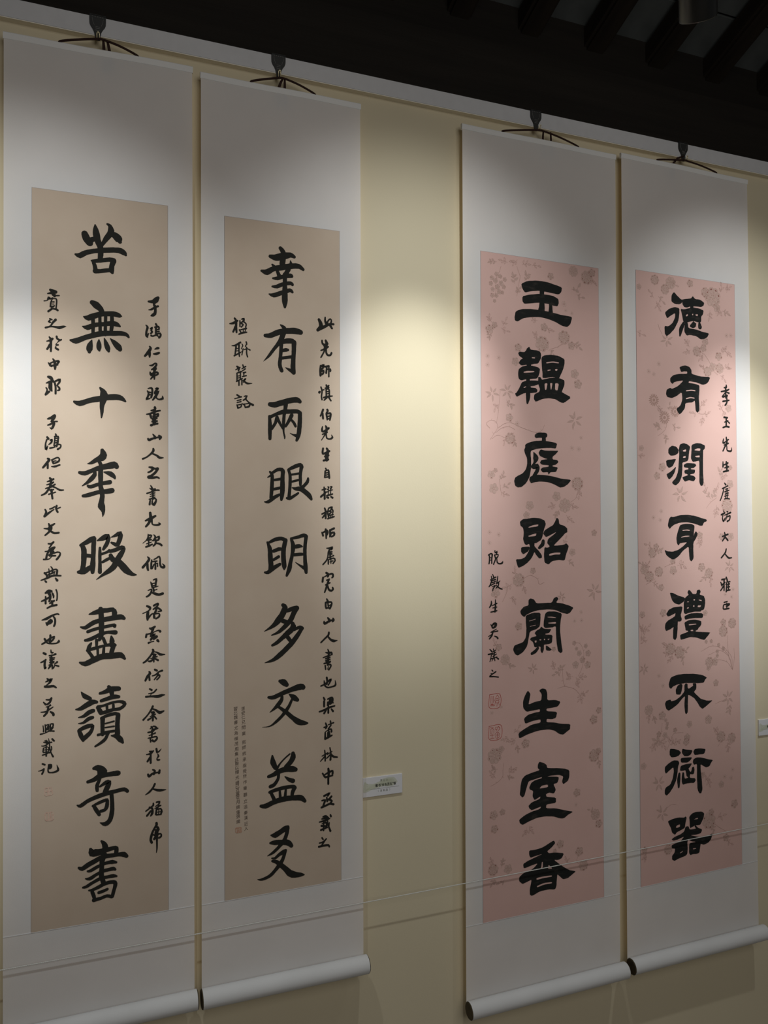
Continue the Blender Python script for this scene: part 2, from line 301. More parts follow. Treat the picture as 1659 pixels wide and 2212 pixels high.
GLYPHS = '''G1B
S1651,17294,145 1686,17195,164 1757,17100,146
S1766,17158,146 1827,17194,110 1889,17202,110
S1871,17522,37 1880,17428,119 1898,17317,156 1925,17178,138 1978,17043,129 1987,16902,119 1978,16759,110
S2130,17576,46 2183,17545,83 2210,17444,139 2192,17374,139 2112,17250,120 2040,17127,83 1987,17044,64
S2201,17385,92 2318,17324,167 2382,17246,167 2400,17210,93
S1459,16810,45 1546,16792,118 1678,16874,109 1854,16933,101 2076,16979,120 2300,17007,121 2418,17002,140 2500,16955,112 2527,16920,56
S1792,16708,37 1845,16705,73 1943,16726,92 2121,16766,92 2238,16780,93 2283,16738,83
S2265,16764,120 2229,16646,111 2220,16530,111 2238,16485,65
S1828,16703,73 1863,16603,91 1881,16492,101
S1872,16481,110 1987,16494,92 2166,16534,92 2238,16513,74
G1B
S1811,15766,109 1881,15726,155 1988,15633,128 2024,15551,110
S1635,15430,36 1723,15410,127 1855,15469,128 1988,15519,119 2166,15545,111 2301,15548,120 2400,15519,93 2436,15513,28
S1609,15212,27 1706,15192,109 1855,15261,100 2033,15296,92 2211,15331,102 2328,15322,111 2400,15281,46
S1357,14882,45 1461,14872,126 1636,14951,109 1811,15022,118 2033,15088,119 2256,15107,111 2437,15122,102 2545,15102,84 2591,15048,47
S1824,15438,82 1829,15250,82 1829,15061,73
S1970,15498,73 1979,15055,73
S2095,15510,74 2086,15064,74
S2229,15522,83 2229,15332,92 2211,15112,74
S1803,14918,27 1767,14812,118 1750,14707,136 1750,14650,73
S1953,14949,18 1953,14845,101 1953,14751,101 1962,14695,46
S2068,14977,28 2104,14866,92 2140,14756,110 2158,14700,64
S2194,14987,18 2274,14908,102 2364,14811,139 2401,14757,102
G1B
S1437,13516,54 1550,13485,126 1724,13550,109 1901,13597,128 2123,13647,129 2329,13668,139 2437,13645,111 2518,13582,46
S1980,13856,46 2025,13802,101 2060,13710,165 2043,13595,147 2016,13452,101 2016,13311,73 2007,13188,27
G1B
S2025,12454,82 2052,12351,156 2008,12284,155 1902,12234,100 1796,12166,73 1717,12145,18
S1551,11945,72 1656,11929,99 1796,11988,91 1946,12047,109 2123,12098,128 2275,12130,166 2329,12093,111
S1955,12207,73 1999,12114,91 1990,11973,110 1990,11785,100 1990,11644,100 2017,11531,110 2026,11409,100 2008,11287,119 2008,11193,155 2044,11099,91 2044,11023,55 2035,10967,18
S1858,11998,64 1867,11905,91 1796,11810,100 1709,11724,63 1604,11648,18
S2061,11965,27 2195,11930,110 2276,11865,83 2294,11827,46
S1726,11649,63 1779,11631,82 1946,11690,82 2079,11720,92 2186,11741,101
S1621,11424,63 1726,11444,91 1946,11512,91 2124,11532,110 2231,11552,120
G1B
S1598,10326,86 1640,10221,115 1640,9998,115 1612,9805,101 1571,9732,86
S1570,10327,58 1682,10385,101 1794,10458,116 1850,10487,87
S1850,10473,102 1843,10293,102 1836,10069,102 1822,9845,116 1822,9725,87
S1668,10102,87 1808,10084,87
S1529,9733,72 1640,9745,130 1752,9817,101 1794,9860,72
S1921,10427,29 2020,10471,102 2133,10515,132 2148,10424,88 2105,10319,88 2048,10230,58
S1977,10261,58 1977,10141,73 1977,9916,73 1978,9721,87
S2020,10125,58 2133,10168,59 2176,10198,73
S2034,9945,58 2134,10003,73 2191,10032,59
S2219,10499,22 2319,10543,74 2405,10588,103 2406,10482,103 2362,10346,88
S2219,10378,44 2319,10331,88 2377,10315,44
S2191,10182,73 2305,10211,88 2449,10269,89 2492,10238,74 2434,10133,118 2363,10013,118 2291,9864,132 2191,9761,117 2063,9674,73 1907,9558,15
S2205,10092,88 2248,10000,118 2391,9922,148 2536,9752,148 2666,9657,89 2754,9640,30
G1B
S1753,8788,29 1851,8813,87 1992,8851,116 2134,8860,102 2248,8870,103 2291,8793,118 2263,8689,88
S1992,8896,102 2007,8716,116 2007,8491,116 2007,8297,102 1964,8209,73
S1572,8514,29 1669,8494,86 1823,8590,101 1992,8642,102 2205,8677,117 2420,8697,118 2493,8663,74
S1725,8402,72 1880,8453,72 2063,8488,73 2277,8523,73 2291,8492,73
S1670,8212,58 1782,8235,87 1993,8328,87 2134,8365,73 2306,8355,103
S1796,8145,43 1754,8073,87 1726,7985,72
S1908,8198,73 1908,8034,58
S2049,8235,73 2106,8081,73
S2220,8270,44 2234,8164,117 2220,8059,73
S1712,7986,58 1852,8022,72 2064,8069,58 2249,8088,88 2306,8069,59
S1726,7985,72 1796,7877,72 1838,7799,87
S1929,8032,58 1936,7823,58
S2064,8054,58 2050,7845,73
S2277,8071,88 2234,7953,103 2206,7850,88
S1559,7729,43 1670,7692,115 1824,7756,130 2021,7832,131 2220,7834,132 2421,7836,133 2507,7755,59
G1B
S1587,7074,22 1657,6980,101 1769,6911,87
S1477,6699,29 1574,6706,86 1713,6782,115 1825,6832,116 1909,6825,72
S1532,6517,21 1643,6536,72 1755,6615,101 1839,6637,87
S1532,6384,21 1630,6390,57 1741,6468,86 1825,6490,72
S1546,6220,86 1588,6098,100 1630,6005,72
S1546,6235,72 1685,6295,101 1811,6313,87 1825,6267,72 1783,6167,86 1699,6086,101 1644,6033,86
S2163,7147,73 2220,7068,117 2235,6946,88
S1979,7013,58 2078,7034,87 2206,7084,117 2378,7085,103
S2008,6846,73 2135,6880,88 2278,6913,103 2378,6904,73
S1937,6718,72 2064,6736,58 2221,6783,58 2392,6798,59 2493,6759,88 2493,6699,74 2392,6632,73 2278,6628,73 2135,6596,87 1994,6564,73
S1937,6703,87 1994,6593,102
S2128,6716,58 2135,6596,58
S2263,6734,59 2263,6629,59
S2008,6458,58 2135,6506,73 2306,6535,73 2378,6498,73
S2036,6440,102 2036,6276,87 2036,6097,87
S2364,6500,103 2349,6291,103 2350,6065,117
S2093,6330,36 2278,6365,37
S2093,6241,36 2278,6252,37
S2093,6136,58 2278,6147,59
S1938,6092,58 2065,6109,58 2164,6114,58
S2150,6100,66 2093,5987,73 1994,5907,65 1882,5845,43
S2221,6048,29 2335,6022,103 2421,5938,118 2464,5873,59
G1B
S1854,5358,72 1924,5364,130 2023,5323,131 2079,5272,116
S1995,5297,145 1995,5177,130
S1728,5076,72 1854,5105,101 1995,5177,130 2164,5187,102 2336,5196,117 2364,5193,117
S1981,5105,58 1924,4978,87 1924,4859,72
S1981,4941,43 2108,5015,87 2179,5021,87 2150,4935,116 2094,4808,116
S1507,4588,29 1576,4564,86 1742,4660,86 1967,4735,101 2136,4772,102 2307,4795,88 2493,4817,88 2566,4763,74
S2222,4761,88 2236,4580,88 2236,4356,102 2193,4168,102 2094,4092,102 1981,4138,14
S1826,4530,43 1967,4586,72 2108,4627,73 2136,4608,73 2122,4476,87 2080,4407,73 1995,4389,72
S1854,4527,72 1911,4415,87 1967,4318,72
G1B
S2013,3726,45 2066,3663,100 2093,3575,127 2066,3495,127
S1785,3576,72 1820,3496,162 1952,3485,144 2128,3514,109 2306,3533,91 2332,3492,91 2324,3418,91
S1542,3209,53 1612,3179,98 1733,3242,108 1952,3337,108 2084,3372,109 2261,3372,91 2395,3370,91 2485,3356,119 2548,3308,83
S1725,3105,45 1786,3105,72 1952,3179,72 2128,3225,73 2244,3226,91 2324,3204,55
S1681,2947,27 1768,2932,81 1908,3001,72 2040,3054,81 2173,3069,82 2261,3074,91 2306,3048,55
S1629,2762,45 1699,2769,72 1821,2831,72 1996,2903,81 2128,2909,73 2261,2915,82 2333,2894,46
S2066,3421,127 2031,3287,109 2022,3150,99 2014,2965,108 2058,2791,109
S1751,2677,36 1821,2674,63 1952,2716,81 2084,2768,82 2217,2783,82 2297,2760,91 2306,2693,91 2279,2595,82 2244,2462,82
S1821,2628,81 1856,2529,81 1873,2443,63
S1856,2446,90 1996,2459,72 2129,2491,73 2226,2455,73
S1961,2594,72 2040,2608,72 2137,2638,63
G2B
S1919,17570,94 1982,17485,125 1981,17331,141 1965,17174,140
S1668,17340,93 1793,17324,155 1982,17377,172 2172,17431,126 2267,17396,79
S1450,16962,61 1574,16945,139 1745,17041,124 1934,17094,140 2171,17152,141 2378,17176,126 2490,17110,79
S1714,17145,46 1777,17091,78
S2171,17291,24 2187,17200,94
S1839,17006,78 1886,16888,109
S2123,17069,110 2043,16936,109
S1729,16809,46 1839,16821,93 1996,16884,94 2170,16919,110 2202,16907,79
S1713,16607,46 1823,16619,93 1996,16699,94 2170,16733,94 2217,16707,79
S1635,16415,31 1744,16395,108 1948,16478,109 2153,16561,94 2217,16521,63
S2028,16934,109 2027,16687,109 2026,16455,141 2026,16270,141 2026,16131,62
G2B
S1914,15689,31 1993,15634,94 2024,15559,125 1976,15447,125 1929,15320,124 1834,15190,93 1709,15027,77 1616,14897,62 1491,14766,9
S1539,15396,92 1663,15406,124 1867,15500,140 2055,15547,141 2293,15567,157 2421,15547,126
S1929,15289,109 1928,15105,93 1912,14903,93 1896,14702,93 1943,14567,93
S1944,15260,93 2055,15300,125 2213,15312,125 2261,15254,94
S2253,15284,126 2244,15005,110 2227,14694,125 2243,14541,110
S2211,14570,110 2116,14610,62 2037,14651,16
S1960,15061,78 2054,15083,94 2102,15087,63
S1943,14875,78 2054,14898,78 2180,14923,78
G2B
S1648,13728,107 1756,13721,134 1946,13784,135 2151,13848,135 2330,13870,136 2399,13834,95
S2041,13748,108 2027,13614,94 1999,13480,81 1985,13279,81 1985,13080,47 2011,12961,47 2011,12908,27
S1661,13425,80 1809,13498,80 1972,13558,108 2150,13580,108 2329,13589,109 2398,13552,95
S1634,13437,67 1647,13265,93 1646,13067,93 1646,12895,80
S2398,13552,109 2397,13364,109 2383,13162,109 2355,12987,109 2313,12878,68
S2327,12986,95 2231,13009,41 2148,13046,14
S1823,13419,94 1782,13284,80 1687,13134,67
S1836,13393,80 1903,13263,67 1971,13159,67
S2191,13489,95 2122,13352,81 2039,13215,67
S2177,13381,54 2245,13304,68 2286,13225,68
G2B
S1644,12089,53 1698,12011,80 1697,11812,93 1683,11614,93 1669,11455,80
S1590,11956,27 1657,11997,53
S1698,12063,67 1833,12146,80 1941,12148,94 1968,12082,108
S1968,12122,94 1954,11882,107 1954,11683,121 1940,11511,107 1926,11418,67
S1724,11892,60 1832,11907,67 1927,11922,67
S1724,11667,67 1913,11709,67
S1508,11362,27 1602,11363,80 1750,11469,93 1872,11537,67
S2105,12151,67 2145,12019,81 2145,11819,81 2131,11619,81 2117,11486,81
S2105,12151,67 2242,12221,95 2408,12278,95 2449,12225,82
S2435,12238,95 2407,12050,82 2406,11890,82 2406,11782,68
S2187,12033,54 2366,12063,54
S2186,11859,54 2351,11902,54
S2199,11713,27 2282,11687,81 2406,11689,122 2516,11623,123 2627,11530,123 2683,11436,69
S2062,11458,54 2130,11446,81 2268,11527,68 2350,11581,54
S2601,11946,55 2587,11866,82 2503,11770,82 2434,11702,95
G2B
S1574,10385,46 1635,10232,107 1650,10004,123 1665,9822,123 1650,9700,107
S1605,10370,61 1760,10444,92 1916,10473,93 2026,10425,93
S2026,10425,109 1978,10196,116 1977,9967,124 1993,9783,108 1992,9722,46
S1728,10170,85 1853,10214,93 1931,10213,77
S1728,9957,69 1852,10031,77
S1511,9659,46 1588,9657,92 1727,9759,108 1883,9847,77
S2168,10470,62 2215,10300,109 2198,10085,93 2150,9887,93 2118,9719,109 2055,9568,62
S2183,10470,62 2326,10499,78 2486,10543,94 2550,10512,94
S2550,10512,94 2517,10265,94 2516,9956,94 2531,9770,110 2547,9631,79
S2499,9740,94 2388,9805,47 2277,9884,16
S2278,10269,94 2373,10283,94 2453,10266,31
S2246,10069,78 2388,10082,78 2468,10080,63
G2B
S1959,8853,93 2006,8790,139 1942,8625,154 1833,8478,154 1693,8348,92 1492,8237,12
S2068,8711,93 2194,8751,109 2305,8762,125
S2305,8762,125 2226,8642,125 2146,8478,124 1989,8318,108 1848,8203,77 1677,8137,31
S1911,8489,93 1989,8455,108 2067,8436,93
S2193,8399,93 2225,8321,124
S2209,8383,93 2193,8276,140 2067,8161,139 1941,8061,108 1800,7947,92 1692,7893,61
S2240,8243,78 2383,8297,78 2447,8263,78
S2431,8264,94 2335,8115,109 2192,7940,124 2034,7781,124 1846,7625,123 1691,7530,77 1505,7482,12
S2051,8101,93 2145,7973,93
G2B
S1876,7017,77 1969,6980,154 2047,6913,108
S1596,6646,61 1719,6636,107 1953,6722,108 2189,6795,124 2395,6840,156 2458,6819,125
S1922,6679,62 1921,6573,92 1828,6445,107 1719,6348,61 1626,6281,15
S2110,6679,31 2220,6594,140 2314,6524,93
S2172,6537,62 2109,6405,77 2030,6290,93 1920,6163,77 1780,6040,69 1625,5949,31 1441,5944,8
S1843,6398,61 1999,6277,93 2187,6108,109 2344,5986,140 2503,5940,94 2567,5934,47
G2B
S1685,5233,46 1700,5081,137 1762,4937,107
S1793,4904,77 1870,5016,46 1996,5138,39 2121,5230,39
S2200,5237,93 2200,5146,139 2136,5031,124 2026,4922,123
S1591,4746,76 1715,4777,107 1839,4838,123 2026,4876,139 2183,4858,155 2262,4834,109
S1839,4777,77 1823,4658,77 1730,4534,92 1637,4500,91
S1994,4698,23 2104,4609,93 2198,4567,108
S1621,4366,76 1791,4405,92 2025,4436,92 2213,4428,93 2245,4393,93
S1652,4347,76 1729,4172,92
S1869,4350,61 1884,4151,77
S2017,4377,62 1993,4152,77
S2229,4395,108 2181,4280,93 2165,4160,77
S1406,4064,76 1513,4050,121 1713,4113,122 1946,4158,138 2181,4158,124 2386,4131,140 2497,4040,78
G2B
S1651,3333,38 1747,3319,133 1873,3375,124 1999,3442,134 2058,3462,105
S2057,3443,105 2038,3323,96 1998,3206,96 1940,3121,105 1843,3023,86 1727,2928,76 1650,2884,57 1564,2851,19
S1632,3149,57 1728,3144,114 1921,3124,124 2066,3093,144 2154,3004,96
S1669,2778,38 1746,2766,66 1843,2835,86 1969,2891,105 2007,2913,76
S1998,2905,86 1968,2797,86 1919,2682,95 1842,2582,105 1745,2476,85 1630,2373,85 1487,2322,75 1382,2312,47 1316,2332,9
S1679,2711,57 1775,2677,95 1871,2596,114 2016,2460,134 2132,2337,163 2240,2291,144 2387,2267,106 2466,2254,39
G3B
P1822,19231 2024,19332 2328,19373 2635,19371 2944,19316 3152,19267 3130,19140 3046,19052 2735,19082 2571,19091 2407,19101 2122,19054 1940,19000 1861,19096
P1859,18887 2061,18951 2406,19013 2570,19012 2838,19004 3024,18934 3044,18812 3001,18719 2856,18722 2712,18761 2609,18760 2404,18766 2160,18725 1918,18684 1858,18748
S2489,19162,152 2487,18898,152 2486,18722,171 2463,18508,228
S2774,18785,115 2773,18644,115 2771,18502,153
P1636,18448 1816,18526 2078,18560 2362,18560 2566,18553 2834,18526 3145,18484 3460,18468 3481,18425 3416,18241 3310,18160 3143,18181 2935,18269 2688,18335 2421,18364 2116,18336 1874,18279 1694,18167 1614,18203 1605,18289
G3B
P1988,17453 2069,17511 2109,17427 2312,17425 2413,17398 2453,17313 2432,17189 2349,17060 2227,17043 2126,17018 2125,16983 1984,16974 1985,17000 1804,16970 1725,17034 1785,17125 1866,17165 1746,17226 1707,17310 1767,17349 1907,17342 1968,17399
H2148,17221 2249,17228 2249,17193 2147,17194
P1723,16860 1824,16937 1984,16982 2126,16992 2348,16955 2409,16907 2387,16782 2346,16692 2305,16637 2082,16614 1961,16598 1801,16553 1721,16600 1702,16738
H1883,16802 2003,16836 2225,16842 2225,16807 1882,16767
S2045,17021,131 2044,16934,131
S2022,16672,112 2019,16323,131 2017,16097,131 1996,15939,56
P1820,16503 1941,16553 2102,16572 2264,16582 2427,16575 2426,16505 2303,16462 2222,16431 2101,16415 2100,16380 2262,16372 2323,16323 2302,16252 2099,16223 1898,16212 1737,16134 1658,16095 1599,16178 1658,16216 1739,16342
H1879,16376 1960,16407 1959,16381 1879,16350
P2453,17243 2555,17303 2761,17336 3030,17320 3218,17245 3216,17103 3173,16958 3088,16793 3025,16682 2838,16724 2611,16674 2489,16666 2490,16789 2471,16963
H2615,17114 2822,17155 3029,17143 3029,17108 2821,17120 2615,17079
H2655,16905 2758,16921 2757,16895 2654,16870
H2902,16940 2986,16954 2964,16891 2902,16904
P2346,16692 2427,16680 2468,16612 2632,16658 2880,16709 3087,16686 3212,16641 3211,16517 3126,16334 3126,16299 3439,16174 3185,16001 3081,16013 2916,16093 2709,16117 2504,16088 2259,15988 2199,16072 2220,16195 2383,16274 2404,16363 2344,16500
H2549,16512 2651,16536 2609,16340 2568,16337
H2734,16541 2816,16546 2773,16349 2753,16366
H2899,16551 3024,16541 2980,16344 2897,16356
G3B
S2280,15042,120 2345,15063,141 2563,15071,141
S2519,15032,121 2518,14882,141
P1913,14788 2020,14847 2236,14901 2453,14917 2671,14906 2956,14859 2911,14708 2779,14722 2560,14716 2299,14689 2104,14627 2082,14553 2102,14386 2101,14164 2056,13922 1947,13736 1797,13623 1670,13603 1585,13657 1555,13785 1587,13877 1693,13934 1821,13992 1929,14105 1973,14235 1974,14420 1911,14529 1880,14639 1912,14714
P2407,14674 2559,14641 2778,14647 2999,14654 2910,14557 2799,14479 2798,14404 2952,14389 2996,14334 2907,14257 2797,14235 2796,14207 2973,14183 2905,14050 2729,14047 2663,13971 2641,14045 2467,14032 2402,14115 2468,14172 2665,14195 2665,14242 2447,14246 2382,14300 2426,14376 2645,14410 2557,14426 2384,14487 2341,14579
S2190,14574,40 2254,14427,180 2209,14296,80 2144,14183,100
S2187,14166,100 2295,14205,140 2294,14075,120 2185,13925,100
P2056,13904 2207,13962 2445,13966 2772,13935 3103,13866 3415,13842 3302,13718 3167,13641 3034,13620 2880,13693 2661,13765 2378,13779 2205,13758 2097,13719 2033,13811
G3B
P1726,12666 1832,12739 1939,12739 2154,12776 2369,12757 2521,12701 2563,12589 2497,12440 2452,12255 2408,12162 2255,12071 2191,12072 2190,11980 2318,11866 2426,11735 2425,11660 2338,11644 2231,11757 2189,11832 2101,11667 1972,11541 1822,11452 1673,11401 1632,11493 1591,11641 1760,11637 1888,11690 1996,11835 2040,11982 2019,12056 1933,12020 1870,12058 1828,12187 1851,12353 1831,12500 1746,12556
H2001,12517 2152,12572 2325,12590 2302,12534 2001,12499
H1999,12278 2258,12349 2235,12266 1999,12250
S2472,12124,100 2450,12032,121 2341,11940,80
P1763,11968 2040,11982 1996,11853 1825,11764 1762,11839
P2916,12775 2982,12737 3003,12587 3157,12548 3268,12472 3267,12359 3200,12341 3043,12192 2843,12026 2821,11989 3086,12004 3175,12022 3220,12059 3308,11982 3285,11888 3217,11739 3171,11570 2972,11593 2751,11561 2641,11470 2511,11529 2491,11734 2514,11956 2601,11936 2689,11972 2603,12067 2625,12178 2824,12307 2912,12381 2670,12271 2560,12235 2474,12329 2518,12421 2650,12495 2804,12569 2871,12681
H2665,11768 2863,11801 3040,11798 3017,11742 2863,11745 2665,11712
G3B
P1727,10228 1834,10333 1984,10364 1985,10511 2049,10554 2156,10522 2241,10408 2479,10408 2741,10406 2808,10534 2896,10568 2962,10510 2873,10401 3071,10374 3293,10309 3460,10236 3335,10100 3246,10067 3069,10112 2871,10196 2630,10225 2305,10221 2089,10175 1918,10109 1853,10048 1769,10098 1727,10173
P1896,10092 2132,10154 2369,10144 2367,9959 2344,9775 2257,9705 2021,9644 1976,9426 1932,9245 1803,9088 1633,9008 1549,9050 1487,9181 1530,9288 1636,9318 1805,9363 1891,9486 1914,9705 1895,9945
H2002,9940 2216,9984 2216,9970 2001,9921
H2022,9791 2215,9818 2215,9802 2022,9773
P2520,10118 2608,10170 2849,10159 3069,10093 3023,9890 2998,9648 3039,9272 3081,9026 3014,8983 2927,9054 2885,9281 2865,9562 2867,9748 2735,9718 2517,9710 2463,9769 2475,9916
H2596,10022 2738,10019 2869,9990 2869,9974 2596,10003
H2616,9854 2736,9863 2868,9869 2868,9813 2616,9835
P2170,9599 2257,9669 2343,9701 2387,9763 2473,9694 2724,9672 2646,9573 2516,9553 2515,9534 2755,9512 2731,9290 2622,9259 2470,9259 2468,9120 2413,9012 2360,9090 2361,9219 2167,9194 2125,9344 2019,9424 2062,9476 2234,9504 2213,9542
H2168,9378 2233,9393 2233,9338 2189,9322
H2319,9406 2384,9412 2384,9384 2341,9378
H2471,9416 2514,9419 2514,9382 2471,9379
H2590,9409 2656,9415 2634,9374 2601,9381
S2080,9034,79 2187,9082,99 2274,9169,80
P2535,9246 2730,9104 2664,9071 2533,9097
G3B
P1943,8034 2028,7935 1984,7737 1962,7647 2176,7702 2370,7722 2393,7887 2307,8004 2394,8053 2524,8024 2567,7909 2565,7706 2827,7702 3002,7631 2913,7508 2715,7489 2541,7486 2541,7412 2890,7362 2844,7198 2713,7174 2539,7199 2538,7107 2821,7070 3041,7012 3318,6985 3305,6837 3216,6790 3082,6710 2950,6742 2797,6850 2601,6906 2277,6902 1955,6842 1658,6745 1638,6892 1807,6985 2064,7088 2343,7116 2344,7208 2064,7180 1851,7127 1810,7277 1959,7373 2173,7408 2324,7413 2325,7487 2110,7469 1896,7452 1791,7571 1792,7753 1857,7913
G3B
P2291,6045 2420,6002 2528,5935 2549,5840 2810,5810 3096,5767 3273,5700 3271,5513 3225,5406 3070,5332 3026,5412 3072,5556 2918,5611 2699,5619 2525,5612 2918,5556 2917,5481 2872,5394 2741,5373 2827,5214 2760,5112 2651,5144 2608,5159 2499,5127 2520,5050 2825,4992 2823,4844 2518,4848 2496,4740 2800,4699 3129,4599 3395,4525 3239,4472 3083,4382 2951,4400 2733,4486 2472,4522 2214,4522 1935,4451 1744,4387 1660,4453 1640,4547 1831,4648 2044,4710 2302,4748 2345,4816 2044,4746 1960,4812 1939,4888 2046,4965 2304,5023 2326,5094 2132,5009 2069,5127 2091,5271 1985,5321 1964,5378 2029,5498 2158,5555 2373,5584 2374,5621 2051,5568 1944,5545 1879,5370 1814,5178 1750,5132 1666,5215 1689,5431 1733,5625 1840,5722 2053,5770 2311,5813 2246,5875 2247,5967
H2306,5326 2372,5382 2566,5386 2566,5312 2306,5308
G3B
P1950,3665 2142,3653 2400,3687 2596,3768 2749,3819 2792,3738 2682,3644 2529,3557 2572,3495 2789,3480 3074,3417 3007,3298 2897,3259 2744,3284 2940,3123 3225,2928 3469,2851 3335,2780 3201,2709 3046,2698 2937,2790 2850,2879 2826,2661 2825,2569 2780,2465 2563,2503 2282,2496 2025,2413 1962,2461 1963,2624 2029,2868 1880,2820 1731,2791 1627,2881 1628,2989 1755,3077 1988,3112 2117,3182 2225,3274 1989,3239 1777,3201 1757,3331 1927,3395 2248,3472 2377,3507 2162,3486 1991,3458 1949,3537
H2354,3290 2386,3285 2385,3120 2266,3085 2331,3147
H2569,3183 2698,3051 2546,3067
H2178,2880 2415,2886 2675,2871 2675,2834 2415,2840 2178,2825
H2187,2659 2413,2703 2673,2687 2673,2650 2413,2657 2198,2620
G4B
P1826,19363 1896,19462 1942,19466 2033,19384 2193,19271 2310,19301 2566,19346 2638,19427 2731,19343 2919,19344 3084,19267 3059,19171 2964,19125 2775,19125 2657,19114 2657,19077 2892,19071 3057,19022 3032,18908 2960,18827 2958,18659 2816,18646 2652,18669 2440,18613 2393,18572 2301,18582 2255,18652 2233,18778 2167,18993 2306,18988 2539,19056 2540,19102 2423,19054 2307,19061 2238,19147 2239,19202 2145,19129 1961,19120 1824,19180
H2373,18828 2444,18862 2443,18807 2373,18782
H2607,18878 2654,18891 2642,18835 2607,18850
H2736,18880 2843,18890 2818,18832 2748,18835
P1569,18827 1730,18951 1937,19026 2121,19007 2118,18823 2070,18598 1929,18366 1767,18206 1629,18122 1562,18189 1553,18425 1701,18419 1862,18543 1956,18716 1958,18845 1796,18756 1658,18653
S2277,18562,103 2182,18388,144 2134,18182,62
P2324,18584 2440,18594 2461,18430 2766,18419 3001,18365 3263,18341 3189,18213 3046,18146 2927,18136 2763,18215 2529,18233 2389,18203 2297,18324
P2533,18547 2604,18609 2652,18669 2721,18619 2768,18605 2743,18492 2625,18444 2509,18490
S2886,18615,84 2908,18506,147
G4B
P2099,17225 2215,17270 2331,17296 2493,17252 2562,17164 2561,17054 2865,16999 3293,16999 3219,16854 3123,16774 2980,16747 2745,16807 2465,16826 2441,16770 2744,16751 2862,16721 2859,16536 2833,16349 2854,16109 2852,15943 2780,15884 2710,15936 2690,16193 2668,16248 2597,16189 2317,16156 2291,15989 2174,15855 2081,15796 1991,15920 1991,15974 2131,16073 2202,16260 2182,16479 1973,16339 1789,16274 1630,16302 1586,16390 1610,16519 1747,16582 1815,16549 2046,16654 2256,16832 2048,16801 1886,16754 1840,16696 1749,16764 1751,16873 1866,16972 2096,17023 2397,17043 2398,17117 2259,17107 2166,17083
H2345,16543 2555,16574 2707,16564 2706,16527 2554,16537 2344,16506
H2342,16304 2505,16350 2669,16340 2668,16303 2505,16313 2341,16267
G4B
P1657,14759 1795,14855 1954,14823 2045,14735 2021,14625 1905,14567 1745,14544 1655,14614
P1562,14412 1950,14458 1880,14347 1810,14237 1673,14179 1583,14250
P1947,14240 1876,14038 1783,13909 1669,13834 1602,13924 1580,13996 1740,14072
P2045,14735 2093,14901 2232,14942 2371,14910 2486,14840 2437,14673 2411,14452 2364,14396 2179,14355 2176,14172 2150,13934 2056,13750 1917,13657 1804,13709 1782,13764 1920,13875 2014,14077 2040,14351 2067,14626
H2206,14721 2322,14761 2321,14688 2206,14685
H2215,14539 2308,14559 2308,14504 2203,14492
P2533,14897 2721,14958 2909,14946 3051,14895 3049,14802 2978,14744 2974,14466 2969,14096 2989,13763 2940,13661 2869,13669 2823,13761 2828,14093 2832,14426 2714,14404 2574,14383 2505,14491 2531,14713
H2648,14753 2766,14803 2884,14797 2859,14722 2648,14734
H2646,14559 2846,14592 2845,14528 2716,14524
P2224,14283 2340,14340 2526,14345 2666,14330 2713,14275 2618,14200 2501,14188 2501,14160 2664,14145 2639,14034 2475,14004 2475,13976 2615,13960 2684,13888 2613,13795 2427,13828 2264,13780 2196,13861 2173,13916 2382,13974 2382,14002 2267,14027 2245,14118 2408,14158 2408,14195 2246,14210
G4B
P1607,12476 1654,12657 1723,12729 1814,12711 2044,12765 2344,12783 2646,12747 2927,12673 3092,12635 3091,12580 2996,12562 2924,12451 2830,12452 2643,12508 2341,12564 2064,12547 1857,12493 1743,12421 1674,12358 1629,12422
P2063,12474 2225,12510 2503,12508 2619,12453 2593,12251 2580,12104 2604,12214 2664,12287 2745,12213 2684,12085 2566,11939 2563,11701 2571,11462 2489,11372 2420,11429 2399,11612 2390,11832 2169,11707 2029,11564 1891,11476 1776,11442 1641,11517 1551,11573 1474,11737 1575,11699 1756,11678 1985,11729 2170,11835 2334,11961 2172,11944 2056,11928 2010,11856 1942,11929 1921,12075 1969,12256
H2153,12327 2338,12344 2443,12325 2431,12298 2292,12308 2165,12300
H2105,12118 2267,12153 2429,12152 2405,12124 2220,12117 2104,12091
G4B
P1663,10460 1757,10456 1992,10354 2181,10309 2228,10270 2179,10178 2108,10143 2012,10091 1847,10135 1754,10214 1685,10366
P1515,9832 1610,9958 1799,10025 2130,10039 2105,9899 2055,9770 2101,9655 2077,9600 1982,9586 1947,9606 1932,9326 1906,9122 1846,9041 1764,9092 1767,9335 1792,9446 1673,9377 1509,9330 1464,9407 1477,9555 1583,9643 1748,9709 1843,9761 1867,9853 1749,9803 1584,9754
P2228,10289 2373,10378 2326,10436 2351,10511 2423,10508 2517,10391 2662,10386 2687,10499 2785,10524 2832,10456 2783,10363 2952,10318 3000,10202 2998,10069 2947,9900 2849,9885 2824,9848 2583,9859 2366,9831 2246,9799 2175,9839 2177,10009 2179,10159
H2299,10173 2382,10179 2370,10151 2298,10154
H2551,10239 2612,10236 2611,10198 2551,10191
H2757,10221 2865,10198 2865,10160 2756,10193
H2296,9985 2368,10010 2368,9972 2296,9956
H2537,10050 2585,10057 2584,10001 2524,10013
H2718,10042 2851,10041 2802,9982 2705,9986
P2198,9744 2414,9810 2655,9818 2872,9798 2920,9749 2895,9655 2653,9666 2412,9659 2220,9630
